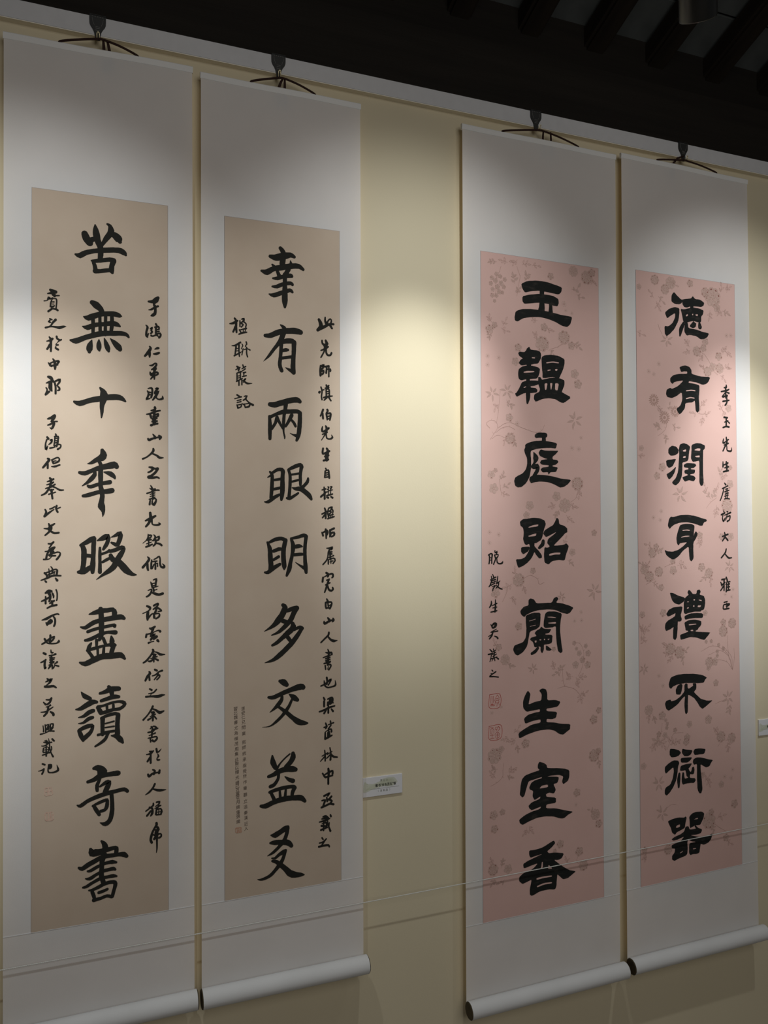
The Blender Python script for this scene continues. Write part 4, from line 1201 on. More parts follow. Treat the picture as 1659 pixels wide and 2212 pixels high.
S2933,3993,40 3014,3995,53 2987,3921,53 2959,3848,53
S3177,4064,53 3109,3995,53
S3109,4008,53 3190,3946,53 3149,3913,40
S2919,3827,53 3014,3853,53 3136,3889,53 3231,3863,53
G2s
S2959,3591,40 3026,3594,66 3107,3531,40
S2931,3543,39 3067,3550,53
S2864,3475,33 3012,3493,53 3134,3527,26
S3148,3616,40 3162,3575,53
S2931,3427,26 3039,3438,53 3052,3346,40
S2972,3447,40 2971,3254,40
S2917,3378,53 3039,3348,53
S2904,3277,53 3066,3318,40
S3067,3524,33 3093,3366,40 3147,3216,53
S3120,3426,26 3107,3325,40
G2s
S2930,3081,39 2957,3038,39
S3038,3039,40 2956,2974,46 2862,2962,33
S2997,2993,40 2916,2890,39
S2848,2875,52 2970,2882,53 3091,2876,53 3118,2834,40
G2s
S793,15747,46 827,15692,58 827,15553,58 839,15415,46
S678,15609,29 758,15628,58 862,15695,46
S816,15552,58 758,15420,46
S955,15738,23 1013,15755,58 1001,15696,46 943,15656,23
S920,15700,35 920,15561,35
S1013,15685,35 1071,15633,35 1059,15562,35
S955,15634,35 1001,15615,35 955,15553,35
S908,15479,35 943,15424,35
S931,15481,23 1071,15528,47
S1001,15510,23 1001,15429,23
S1059,15504,23 1036,15432,23
S896,15374,35 989,15417,46 1082,15436,35
G2s
S723,15083,17 815,15101,46 931,15180,46
S826,15068,46 803,14881,35
S896,15119,46 896,14969,35 907,14843,35
S838,15022,23 896,15038,23
S838,14965,23 896,14981,23
S780,14845,35 930,14937,35
S965,15148,23 989,15104,29 954,15031,23 1000,15012,23 953,14950,17
S1000,15035,23 965,14882,29
S1070,15203,35 1082,15146,35 1047,15096,23 1093,15065,23 1046,15015,17
S1023,15013,23 1093,15042,23 1163,15013,35
S1082,15064,35 1081,14925,35 1104,14845,35
G2s
S849,14596,46 895,14553,58 883,14494,35
S814,14513,23 918,14577,35
S988,14640,35 1011,14572,35
S964,14546,23 1057,14610,35
S964,14488,23 1046,14551,35
S837,14433,23 941,14475,46
S848,14411,35 848,14261,35
S929,14451,35 929,14289,35
S871,14366,23 918,14381,23
S871,14320,23 918,14335,23
S999,14455,35 1057,14471,35
S1011,14445,35 1010,14364,23
S976,14361,23 1069,14390,35
S836,14237,35 975,14315,29
S894,14252,35 894,14148,35
S964,14280,35 964,14164,35
S987,14258,23 1057,14320,35 998,14224,23
S1010,14259,35 1091,14206,47 1208,14213,17
G2s
S847,13915,40 917,13872,46
S790,13819,23 951,13874,35
S847,13776,23 940,13804,35
S847,13730,23 940,13758,35
S847,13672,35 870,13604,46
S859,13673,23 951,13689,35 939,13631,35 881,13605,35
S1021,13890,29 1091,13905,35 1044,13833,35
S998,13796,35 1067,13834,35
S1044,13833,35 1137,13745,35 1231,13692,58
S1009,13692,35 963,13713,23
S1021,13704,35 1044,13624,35
S1032,13705,23 1149,13722,35 1137,13652,47 1044,13624,35
G3s
S747,11770,40 817,11806,40 860,11780,53 845,11668,40 844,11544,40
S775,11744,40 774,11620,40 759,11534,40
S774,11695,26 845,11693,27
S774,11633,26 844,11631,27
S945,11890,27 945,11828,40 1016,11864,40 987,11802,40
S930,11766,40 958,11678,40
S930,11766,27 1044,11776,40 1015,11702,40 958,11691,27
S972,11678,40 900,11518,40
S1001,11678,27 1014,11565,40 1085,11526,40 1171,11549,53 1185,11599,13
G3s
S870,11245,27 898,11170,40
S827,11197,26 840,11097,40 797,10974,40 755,10914,33
S798,11111,20 854,11022,40
S869,11121,40 926,11157,40 968,11168,40
S854,11072,33 954,11106,40
S868,11022,33 953,11056,33
S811,10949,33 939,11007,33
S853,10910,26 953,10944,33 881,10860,40 867,10798,26
S1025,11191,27 1010,11079,40 981,10981,33
S1010,11005,40 1096,11064,20
S1053,11016,40 1038,10929,40 966,10869,33
S981,10943,27 1080,10865,40 1165,10837,27
G3s
S822,10527,26 822,10440,53 765,10356,33
S850,10402,26 992,10458,40
S950,10559,27 949,10385,53 933,10236,53
S863,10339,26 991,10358,33
S806,10230,33 990,10259,40
G3s
S804,9895,26 859,9806,53
S831,9857,40 903,9915,66 973,9912,53 945,9851,80 888,9804,53
S816,9696,26 972,9762,27
S802,9685,26 1014,9711,40
S873,9718,40 830,9597,53 759,9514,40
S731,9577,26 816,9622,26
S914,9579,26 985,9551,40 1013,9512,53
G3s
S769,9228,29 830,9170,43
S722,9096,43 845,9115,43
S814,9076,29 798,8996,29 767,8904,29
S877,9234,29 892,9179,29
S861,9154,29 954,9203,29
S907,9151,36 891,9017,43
S845,9088,29 954,9148,29
S860,9033,29 969,9093,29
S783,8970,29 984,9011,29
S891,9004,29 829,8913,22
S906,8989,29 921,8920,29
S953,9013,29 1030,8954,43
G3s
S827,8670,29 857,8641,36
S950,8621,36 872,8572,29 795,8578,22
S919,8610,29 764,8513,36
S764,8499,43 903,8489,36 1026,8466,36
G4s
S3922,16795,38 3921,16727,77 3834,16705,38
S3723,16581,48 3942,16627,58 4030,16666,39
S3899,16675,58 3895,16422,58
S3875,16555,38 3765,16431,57
S3919,16575,38 4028,16547,58
S3786,16416,57 3961,16476,58 3895,16388,38
S3784,16281,57 4025,16327,48
S3939,16407,48 3937,16255,58 3870,16167,58
G4s
S3821,15794,57 3952,15783,58
S3908,15781,58 3904,15511,58
S3841,15643,38 3972,15683,58
S3994,15650,38 4037,15618,48
S3773,15472,48 3904,15511,58 4014,15499,58
G4s
S3790,15119,38 3767,15001,57 3832,15003,57
S3900,15174,48 3919,15006,77 3830,14868,57 3763,14748,48
S3810,15002,38 3986,15109,48
S3809,14935,38 3985,14991,48
S3918,14905,38 3938,14770,48 4091,14758,58 4114,14860,19
G4s
S3759,14412,38 3757,14261,57
S3889,14415,57 3909,14264,77 3907,14130,57
S3779,14312,38 3954,14383,58
S3821,14229,38 3975,14266,58
S3776,14110,57 3973,14148,58
G4s
S3815,13758,38 3858,13708,57
S3726,13589,48 3945,13676,38
S3791,13606,38 3723,13404,48 3634,13219,38
S3856,13574,38 3943,13591,38
S3811,13489,38 3986,13541,38
S3832,13422,38 3963,13457,38
S3878,13557,29 3852,13288,38
S3921,13558,29 3917,13288,38
S3809,13355,38 3962,13390,29
S3808,13271,38 3896,13288,38 4005,13272,38
G4s
S3760,12901,38 3781,12868,38
S3672,12784,57 3802,12834,57
S3737,12784,38 3713,12683,38 3755,12583,57 3822,12683,38
S3890,12885,38 3933,12868,38
S3801,12767,29 4042,12851,58
S3911,12801,38 3843,12616,38
S3910,12717,38 4019,12750,48 3996,12632,48 3908,12582,57
G4s
S3706,12114,48 3924,12179,57
S3794,12230,48 3814,12113,57 3704,11980,48
S3814,12096,57 3921,11994,57
G4s
S3852,11727,48 3807,11610,57 3654,11462,48
S3785,11594,38 3936,11457,57 4067,11454,38
G4s
S3666,10793,57 3796,10806,48
S3622,10711,38 3664,10610,57
S3664,10626,57 3795,10706,38
S3752,10774,57 3748,10456,48
S3728,10591,57 3618,10461,47
S3840,10855,57 3882,10737,57 3816,10638,29
S3860,10720,38 3834,10420,57
S3926,10718,38 3991,10716,38
S3859,10620,38 3968,10650,48
S3858,10553,38 3967,10566,48
S3926,10718,38 3922,10467,48
S3857,10453,48 3987,10465,48
G4s
S3743,10089,38 3874,10117,38
S3742,10022,38 3960,10030,57 3872,9966,38
S3851,10068,38 3849,9900,38
S3720,10006,48 3719,9889,48 3936,9897,48
S3828,9968,38 3938,10014,29
G3r
S753,8015,11 1069,8002,12 1059,7665,12 743,7672,11 753,8015,11
S992,7995,9 929,7906,9
S992,7995,9 1053,7895,9
S913,7880,9 991,7901,9 1052,7855,9
S944,7851,9 1021,7844,9 1036,7788,9 944,7783,9 944,7851,9
S898,7868,7 928,7798,7 897,7706,9
S990,7779,9 974,7686,9
S1021,7790,7 1051,7706,7
S799,7971,9 782,7784,9
S829,7968,9 828,7739,9
S868,7965,9 867,7790,9
S789,7756,17 866,7749,17
S774,7717,10 897,7706,10
G3r
S731,7169,11 1094,7167,12 1084,6823,12 737,6819,11 731,7169,11
S754,7126,9 862,7129,9
S768,6963,9 769,7071,9 831,7105,9 877,7060,9 876,6966,9
S807,6959,9 823,7066,9
S753,6925,10 891,6924,10
S822,6958,10 821,6850,10
S767,6842,9 890,6843,9
S923,7123,9 985,7131,9 985,7077,9 923,7069,9 923,7123,9
S1016,7141,17 1062,7082,14 1000,7021,10
S969,7065,9 938,7014,9
S907,6936,9 984,6996,10 1061,6920,9
S937,6919,9 1030,6910,9 1029,6842,9 937,6838,9 937,6919,9
S984,6969,9 983,6847,9
G2o
P778,3633 935,3641 950,3497 793,3498
H808,3607 823,3612 830,3522 808,3526
H845,3609 860,3614 860,3577 845,3572
H845,3557 860,3562 867,3517 852,3519
H882,3618 897,3624 897,3520 890,3514
H912,3622 920,3620 927,3545 920,3539
G1f
P830,5056 996,5056 1015,4873 839,4866
H857,5033 904,5037 904,4987 858,4983
H858,4953 895,4958 904,4887 867,4892
H932,5034 978,5038 978,4988 941,4982
H941,4952 987,4957 987,4896 950,4891
G1f
P840,4516 1025,4521 1035,4319 849,4325
H868,4492 905,4497 905,4347 877,4351
H932,4494 951,4501 951,4341 942,4342
H979,4497 997,4505 1007,4343 988,4346'''
PRINTS = '''3L 934 19757 126 190;L 1281 19836 127 170;L 1616 19811 127 200;L 1969 19801 128 10;L 2298 19917 129 0;L 1612 19350 142 100;L 1727 19030 128 60;L 2011 19433 142 80;F 2779 19543 115;F 3537 19825 161;F 3992 19637 206;F 4169 19870 133;L 3641 19255 176 30;L 3749 19054 132 340;L 4213 19528 118 300;D 3217 18804 102;D 3277 18626 65;D 3479 18566 66;V 1688,19705 1731,19581 1789,19421 1743,19198 1682,18872
3F 902 19298 70;F 1046 19415 70;F 1161 19365 70;F 1305 19291 70;F 873 19143 70;F 1016 19235 84;F 1189 19177 84;F 1275 19085 70;F 929 18985 70;F 1073 19063 84;F 1129 18942 84;F 913 18819 70;F 1042 18832 70;F 1230 18927 56;F 984 18674 56;V 1192,19647 1133,19476 1046,19314 1013,18804
3F 821 17889 140;F 979 18017 98;L 823 18167 112 110;L 1297 18121 127 60;L 1295 17892 127 340;L 819 17713 98 250;F 2554 18090 129;L 2225 18268 114 150;L 2735 18015 115 340;F 3209 17859 203;F 2490 17618 230;F 3455 17642 131;L 3658 17658 146 330;V 2730,17481 2975,17565 3114,17641 3315,17710;L 2821 17410 130 320;L 2296 17835 114 120;F 1714 17455 127;F 1623 17065 127
3D 758 17154 77;D 1101 17129 77;D 757 16915 77;F 3556 16846 146;F 3663 16563 146;S 894 16144 195;S 1355 16234 197;V 1138,16221 1107,15904 1076,15650 1016,15332;L 991 15797 126 230;L 1410 15881 141 330;F 1422 15514 127;D 1669 15359 85;S 3559 15531 233;V 815,15198 703,15319 846,15413 1017,15370 1044,15207 928,15039 813,14884;V 1058,15208 1276,15343 1493,15365 1712,15285 2006,15194 2259,15140 2454,15199 2546,15358
3V 870,14911 1057,15019 1273,14963 1418,15032 1564,15101;V 986,15079 1202,15226 1420,15260 1594,15191;F 1446 14944 169;L 1272 14875 112 250;L 1562 14847 113 290;D 3758 15039 73;D 3443 14739 87;D 3677 14720 88;F 849 13944 125;F 978 14060 70;F 918 13569 153;L 1207 13888 126 60;L 1306 13637 126 30;L 1261 13409 112 340;V 1160,13383 1119,13635 1091,13823
3F 3621 13733 204;F 2923 13373 144;F 3196 13115 203;L 3680 13458 131 280;L 3474 13077 131 330;L 2783 13113 115 200;L 2934 12906 130 240;L 3331 12724 145 320;F 2048 13110 142;F 1943 12842 113;D 781 12379 76;D 1066 12314 77;D 779 12092 76;F 4174 12338 103;L 3187 12125 116 70;F 3431 11796 116;L 3367 11510 116 320;V 3634,13536 3570,13339 3382,13207
3F 1679 11066 197;L 1549 11310 112 110;F 2137 11308 99;L 1343 10900 140 200;L 1838 10820 113 290;F 954 10738 153;L 1500 10554 126 320;S 4221 10685 220;S 3066 10558 130;V 1825,11100 2047,11182 2269,11087 2343,10931 2493,10977;V 1167,10492 1269,10676 1343,10862
3F 1668 9801 127;D 3711 10101 73;D 3491 9863 73;D 3724 9865 73;F 3469 9239 72;F 3858 9138 73;F 3546 9078 58;F 3638 8942 87;F 3935 8923 102;F 3745 8752 102;F 3510 8625 116;F 3916 8597 117;V 3470,9252 3656,9215 3779,9012 3776,8750 3711,8493 3600,8306;F 1043 9270 111;F 1241 8920 154;L 1399 8746 126 330;L 915 9378 111 120;F 2794 9112 72
3S 2115 8607 142;L 2789 8623 129 120;L 3017 8556 129 60;L 2894 8423 129 210;L 3291 8303 130 150;L 3568 8152 131 290;L 3709 8271 131 20;L 3673 7713 145 270;L 3798 7794 117 10;V 2905,8009 3150,8042 3457,7952 3642,7781;V 3079,8603 3090,8214 3150,8042;D 1103 7654 70;D 817 7518 69;F 4106 7034 146;F 4299 7279 103;F 1862 6588 141;L 1602 6980 126 40;L 1254 6790 126 170;L 1470 6692 126 200;L 1599 6503 112 280
3F 893 6355 222;F 1108 6518 97;F 4111 6011 190;F 4255 6126 103;L 4268 5783 117 280;V 1177,6136 1147,5928 1131,5767 973,5637 774,5563;L 1406 5910 140 40;L 847 5864 125 130;L 1346 5716 112 330;L 877 5997 111 150;F 3523 5038 130;D 3489 4706 65;F 853 4772 138;F 1124 4822 97;F 879 4397 125;F 4142 4344 161;F 4250 4067 132;L 1990 4211 127 300;L 1843 4182 113 240;L 4002 4481 102 140
3F 2958 3686 129;F 3585 3384 145;F 3721 2974 160;V 3537,3249 3489,3128 3566,3038;L 3182 3215 101 110;F 829 3316 166;F 1284 3267 139;L 1114 3443 111 80;L 1081 2940 125 200;L 826 2995 124 240;L 788 3533 110 120;F 2775 3522 71
4F 1211 19775 162;F 1800 19909 196;F 1587 19524 163;L 1937 19715 131 320;F 581 19501 96;L 1086 19334 129 130;L 1444 19190 146 320;L 1305 18997 146 300;F 2540 19892 132;F 3419 19473 318;F 3129 19586 167;L 3773 19767 152 80;L 4016 19850 135 50;L 3284 18903 150 260;L 3616 19077 168 300;L 3930 19035 152 340;F 3580 19159 151;S 1638 18014 212;L 666 18113 144 340;D 4125 18346 85;D 3957 18332 84;V 1315,18458 1365,18324 1467,18167
4F 2781 17754 166;F 3034 17872 133;L 2426 17966 132 130;L 2406 17725 132 200;F 3110 18077 133;L 2958 17583 133 240;V 2692,17803 3050,17689 3247,17490;F 3634 17661 151;L 3840 17862 135 60;L 4005 17760 135 330;D 1336 17271 89;D 958 17025 89;D 1144 16955 81;F 3391 17315 150;F 3666 17291 168;F 3188 17159 167;L 3963 17354 135 10;L 3810 17014 135 320;L 3009 17289 116 140;V 3247,17490 3408,17216 3589,17086
4M 1135 16184 210;M 1524 15679 227;M 1925 15878 196;L 1320 15946 129 320;L 1718 16007 114 80;L 3012 16156 150 40;L 2631 15841 132 190;L 3135 15851 133 10;L 2951 15658 133 260;V 2940,16195 2884,15980 2846,15865 3026,15846;F 4001 16077 135;L 3705 16106 134 120;L 3813 15911 135 290;L 1297 15407 146 150;L 1568 15086 146 290;L 1919 15405 147 340;V 1609,15572 1572,15363 1432,15220 1259,15117
4F 1420 14199 146;F 1228 13934 129;S 2087 13392 245;L 3157 13402 166 140;L 3393 13390 167 60;L 3069 13585 149 110;L 3487 13590 150 80;V 3079,12978 3262,13163 3502,13306;F 4024 13726 152;F 3903 13066 235;L 3478 12908 167 260;L 3677 14091 151 100;L 3767 13922 151 60;L 3807 12809 134 300;F 4050 14242 84;D 1370 12891 81;D 1078 12699 80;D 1333 12630 81;F 662 14741 96;L 609 14508 112 0
4F 3669 12112 117;F 4039 12108 135;F 2816 12149 132;L 2832 11966 132 240;F 1170 11836 113;F 1032 11661 161;L 916 11881 144 140;L 1254 11711 145 10;V 963,11580 910,11377 791,11284;F 739 11177 160;F 1263 11095 161;F 905 10968 176;F 1784 11399 114;F 1798 11122 146;L 825 11283 128 60;L 2114 11294 163 350;L 623 11315 128 150;V 1471,11227 1644,11291 1765,11316;F 2875 11193 149;F 3161 11002 166;L 2961 10839 132 230;L 3231 10761 133 280;S 3970 11180 185;V 785,10741 920,10791 1125,10894;L 1123 10730 129 320
4F 1343 10627 113;F 624 9852 112;F 1403 9871 129;F 3001 9798 99;D 4109 10477 76;D 3792 10331 75;D 4050 10250 76;L 586 9421 128 120;L 804 9450 144 40;L 667 9200 144 60;L 716 9075 112 200;V 521,9627 618,9352 582,9083;F 4057 9437 168;F 3703 9213 184;F 3707 9482 117;V 3867,9062 3880,8678 3930,8319;V 4056,7997 3837,8254 3471,8350 3197,8270;V 4056,7997 3931,8390 3566,8626 3110,8514;V 4056,7997 3841,8538 3295,8784 2824,8645;V 4056,7997 4024,8384 3842,8609 3660,8762;V 4056,7997 4135,8377 4121,8663
4F 3026 8927 66;F 3224 8929 66;F 3514 8799 67;F 3696 8675 67;F 3456 8605 67;F 3455 8478 67;F 3144 8301 166;F 3361 8301 133;F 3105 8121 83;F 1665 8786 194;F 1994 8669 195;L 1494 8893 129 160;L 2222 8710 131 10;L 2131 8453 131 300;L 1662 8512 130 230;L 1526 8658 113 190;S 573 8273 159;D 1227 8022 80;D 1378 7724 81;F 3389 7650 116;S 3859 7160 218;V 3362,7019 3600,7083 3821,7092;L 3891 6831 151 260
4F 844 7049 160;F 1333 6841 145;F 1468 6692 65;F 1518 6578 65;F 1500 6470 65;F 3085 6567 149;F 2353 6497 114;F 1809 6371 81;F 2260 6105 131;F 2223 5985 131;F 1207 6308 96;F 1429 6259 97;L 1188 6106 193 170;L 1068 6024 176 230;L 1358 6034 177 320;L 1805 6001 162 20;L 1667 6070 162 140;V 1330,6623 1293,6381 1189,6188;V 1492,5815 1633,6074 1756,6267 2104,6273;L 824 6834 128 250;L 1026 6788 128 290;F 3567 5999 183;F 3990 5914 168;L 3405 6171 133 130;L 3838 5674 134 280;V 3436,5717 3620,5867 3860,5870
4F 541 5434 111;S 1190 4870 209;D 4013 4946 84;D 3697 4772 83;D 3954 4698 84;F 3566 4548 116;F 2847 4916 99;L 3025 4811 149 40;L 3060 4667 132 300;F 4072 3890 151;S 1299 3973 209;V 1472,4113 1644,4185 1817,4176;F 3156 3760 116;F 3062 3508 264;L 3534 3582 166 10;L 3221 3248 149 280;F 3727 2907 133;V 3295,3377 3493,3237 3729,3104;L 3853 2733 134 320;F 1508 2882 161;F 647 3001 111;L 628 2816 127 250'''
TINY = [('遂',979,6435),('安',982,6325),('仁',984,6225),('兄',987,6104),('問',990,5983),('業',993,5840),('熙',998,5630),('師',1001,5509),('統',1004,5366),('承',1008,5223),('指',1011,5080),('授',1014,4948),('所',1017,4827),('作',1021,4683),('筆',1024,4540),('聽',1028,4386),('立',1031,4232),('追',1035,4100),('秦',1038,3957),('漢',1041,3836),('近',1044,3693),('人',1047,3583),('習',797,6440),('北',799,6341),('魏',802,6242),('書',805,6122),('尤',808,5990),('為',811,5869),('樸',814,5737),('茂',817,5617),('用',820,5485),('集',822,5375),('此',825,5244),('聯',828,5145),('以',830,5046),('贈',832,4947),('光',836,4816),('緒',838,4695),('己',841,4607),('丑',843,4519),('嘉',845,4421),('平',847,4322),('月',849,4234),('錫',852,4114),('藩',855,3993),('張',858,3894),('識',860,3774)]

# ------------------------------------------------------------------ ink shapes
def catmull(P, step):
    if len(P) < 3: 
        P = [P[0], tuple((a+b)/2 for a, b in zip(P[0], P[1])), P[1]]
    Q = [tuple(2*a-b for a, b in zip(P[0], P[1]))] + list(P) + [tuple(2*a-b for a, b in zip(P[-1], P[-2]))]
    out = []
    for i in range(1, len(Q)-2):
        p0, p1, p2, p3 = Q[i-1:i+3]
        L = math.hypot(p2[0]-p1[0], p2[1]-p1[1])
        n = max(2, min(8, int(L/step)))
        for k in range(n):
            t = k/n
            out.append(tuple(0.5*((2*b)+(-a+c)*t+(2*a-5*b+4*c-d)*t*t+(-a+3*b-3*c+d)*t*t*t) for a, b, c, d in zip(p0, p1, p2, p3)))
    out.append(tuple(P[-1]))
    return out

def stroke(P, y, V, Fc, rag=0.0, step=0.003):
    """brush stroke: ribbon with changing width and rounded ends, in the plane y"""
    C = catmull(P, step)
    n = len(C); Ls, Rs = [], []
    j1 = j2 = 0.0
    for i, (x, z, w) in enumerate(C):
        a = C[max(0, i-1)]; b = C[min(n-1, i+1)]
        tx, tz = b[0]-a[0], b[1]-a[1]
        L = math.hypot(tx, tz) or 1e-9
        nx, nz = -tz/L, tx/L
        h = max(w, 0.0002)/2
        j1 = 0.6*j1 + random.uniform(-rag, rag); j2 = 0.6*j2 + random.uniform(-rag, rag)
        Ls.append((x+nx*(h+j1*h), z+nz*(h+j1*h))); Rs.append((x-nx*(h+j2*h), z-nz*(h+j2*h)))
    def cap(c, d, sgn):
        tx, tz = (c[0]-d[0]), (c[1]-d[1])
        L = math.hypot(tx, tz) or 1e-9
        tx, tz = tx/L, tz/L; h = max(c[2], 0.0002)/2
        return [(c[0]+h*(tx*sin(a)+sgn*(-tz)*cos(a)), c[1]+h*(tz*sin(a)+sgn*tx*cos(a))) for a in (pi*.2, pi*.4, pi*.6, pi*.8)]
    b0 = len(V)
    for l, r in zip(Ls, Rs): V += [(l[0], y, l[1]), (r[0], y, r[1])]
    for i in range(n-1): Fc.append((b0+2*i, b0+2*i+2, b0+2*i+3, b0+2*i+1))
    s = cap(C[0], C[1], -1); k = len(V); V += [(p[0], y, p[1]) for p in s]
    Fc.append((b0+1, b0, k, k+1, k+2, k+3))
    e = cap(C[-1], C[-2], 1); k2 = len(V); V += [(p[0], y, p[1]) for p in e]
    l = b0+2*(n-1)
    Fc.append((l, k2, k2+1, k2+2, k2+3, l+1))

def catmull3(P, n=5):
    Q = [tuple(2*a-b for a, b in zip(P[0], P[1]))] + list(P) + [tuple(2*a-b for a, b in zip(P[-1], P[-2]))]
    out = []
    for i in range(1, len(Q)-2):
        for k in range(n):
            t = k/n
            out.append(tuple(0.5*((2*b)+(-a+c)*t+(2*a-5*b+4*c-d)*t*t+(-a+3*b-3*c+d)*t*t*t) for a, b, c, d in zip(*Q[i-1:i+3])))
    return out + [tuple(P[-1])]

def chaikin(P, rag):
    out = []
    for i, a in enumerate(P):
        b = P[(i+1) % len(P)]
        for t in (0.16, 0.5, 0.84):
            L = math.hypot(b[0]-a[0], b[1]-a[1])
            if t == 0.5 and L < 0.006: continue
            out.append((a[0]+(b[0]-a[0])*t+random.uniform(-rag, rag), a[1]+(b[1]-a[1])*t+random.uniform(-rag, rag)))
    return out

def blot(outer, holes, y, V, Fc, rag=0.0):
    loops = [chaikin(outer, rag)] + [chaikin(h, rag*.5) for h in holes]
    tris = tessellate_polygon([[Vector((x, z, 0)) for x, z in lp] for lp in loops])
    b0 = len(V)
    for lp in loops: V += [(x, y, z) for x, z in lp]
    for t in tris: Fc.append(tuple(b0+i for i in t))

def face_front(o):
    bm = bmesh.new(); bm.from_mesh(o.data)
    bmesh.ops.delete(bm, geom=[f for f in bm.faces if f.calc_area() < 1e-12], context='FACES_ONLY')
    for f in bm.faces:
        f.normal_update()
        if f.normal.y > 0: f.normal_flip()
    bm.to_mesh(o.data); bm.free()

# read the characters: scroll number, kind, list of shapes in metres
glyphs = []
for ln in GLYPHS.split('\n'):
    if ln[0] == 'G': glyphs.append((int(ln[1]), ln[2], [])); continue
    pts = [tuple(int(v)/1e4 for v in a.split(',')) for a in ln[1:].split()]
    if ln[0] == 'H': glyphs[-1][2][-1][2].append(pts)
    else: glyphs[-1][2].append((ln[0], pts, []))

FONT_OK = True
def text_tris(body):
    """outline of one printed character as flat triangles, unit size"""
    c = bpy.data.curves.new('glyph', 'FONT'); c.body = body; c.resolution_u = 3
    o = bpy.data.objects.new('glyph', c); COL.objects.link(o)
    dg = bpy.context.evaluated_depsgraph_get()
    me = bpy.data.meshes.new_from_object(o.evaluated_get(dg))
    v = [tuple(p.co) for p in me.vertices]; f = [tuple(p.vertices) for p in me.polygons]
    bpy.data.objects.remove(o); bpy.data.curves.remove(c); bpy.data.meshes.remove(me)
    return v, f

def put_text(body, x, z, w, h, y, V, Fc, slope=0.0):
    v, f = text_tris(body)
    if not v: return
    x0 = min(p[0] for p in v); x1 = max(p[0] for p in v); z0 = min(p[1] for p in v); z1 = max(p[1] for p in v)
    b0 = len(V)
    for p in v:
        fx = (p[0]-x0)/(x1-x0+1e-9) - .5; fz = (p[1]-z0)/(z1-z0+1e-9) - .5
        V.append((x+fx*w, y, z+fz*h+fx*w*slope))
    Fc += [tuple(b0+i for i in q) for q in f]

# ------------------------------------------------------------------ printed flowers
def ring(cx, cz, r, y, wd, n, mi, V, Fc, MI, sx=1.0, rot=0.0):
    b = len(V)
    for k in range(n):
        a = 2*pi*k/n
        for rr in (r, r-wd):
            px, pz = cos(a)*rr*sx, sin(a)*rr
            V.append((cx+px*cos(rot)-pz*sin(rot), y, cz+px*sin(rot)+pz*cos(rot)))
    for k in range(n):
        a, c = b+2*k, b+2*((k+1) % n)
        Fc.append((a, c, c+1, a+1)); MI.append(mi)

def disc(cx, cz, r, y, n, mi, V, Fc, MI, sx=1.0, rot=0.0):
    b = len(V)
    for k in range(n):
        a = 2*pi*k/n; px, pz = cos(a)*r*sx, sin(a)*r
        V.append((cx+px*cos(rot)-pz*sin(rot), y, cz+px*sin(rot)+pz*cos(rot)))
    Fc.append(tuple(range(b, b+n))); MI.append(mi)

def leaf(x, z, L, ang, wd, y, V, Fc, MI, fill=None, rnd=random):
    """pointed outline leaf with a midrib"""
    n = 7; a_, b_ = [], []
    bend = rnd.uniform(-.25, .25)
    for i in range(n+1):
        t = i/n; h = wd*sin(pi*t**0.8)*(1-0.15*t); c = bend*L*sin(pi*t)*.5
        a_.append((t*L, c+h)); b_.append((t*L, c-h))
    R = lambda p: (x+p[0]*cos(ang)-p[1]*sin(ang), z+p[0]*sin(ang)+p[1]*cos(ang))
    if fill is not None:
        pts = [R(p) for p in a_] + [R(p) for p in b_[1:-1]][::-1]
        b = len(V); V += [(p[0], y+0.00007+rnd.uniform(-1e-5, 1e-5), p[1]) for p in pts]; Fc.append(tuple(range(b, b+len(pts)))); MI.append(fill)
    for side in (a_, b_, [((i/n)*L*.8, bend*L*sin(pi*i/n)*.5) for i in range(n+1)]):
        P = [R(p) for p in side]; k0 = len(Fc)
        stroke([(p[0], p[1], LW) for p in P[::2]+[P[-1]]], y+rnd.uniform(-3e-5, 3e-5), V, Fc, 0.2, 0.004)
        MI += [1]*(len(Fc)-k0)

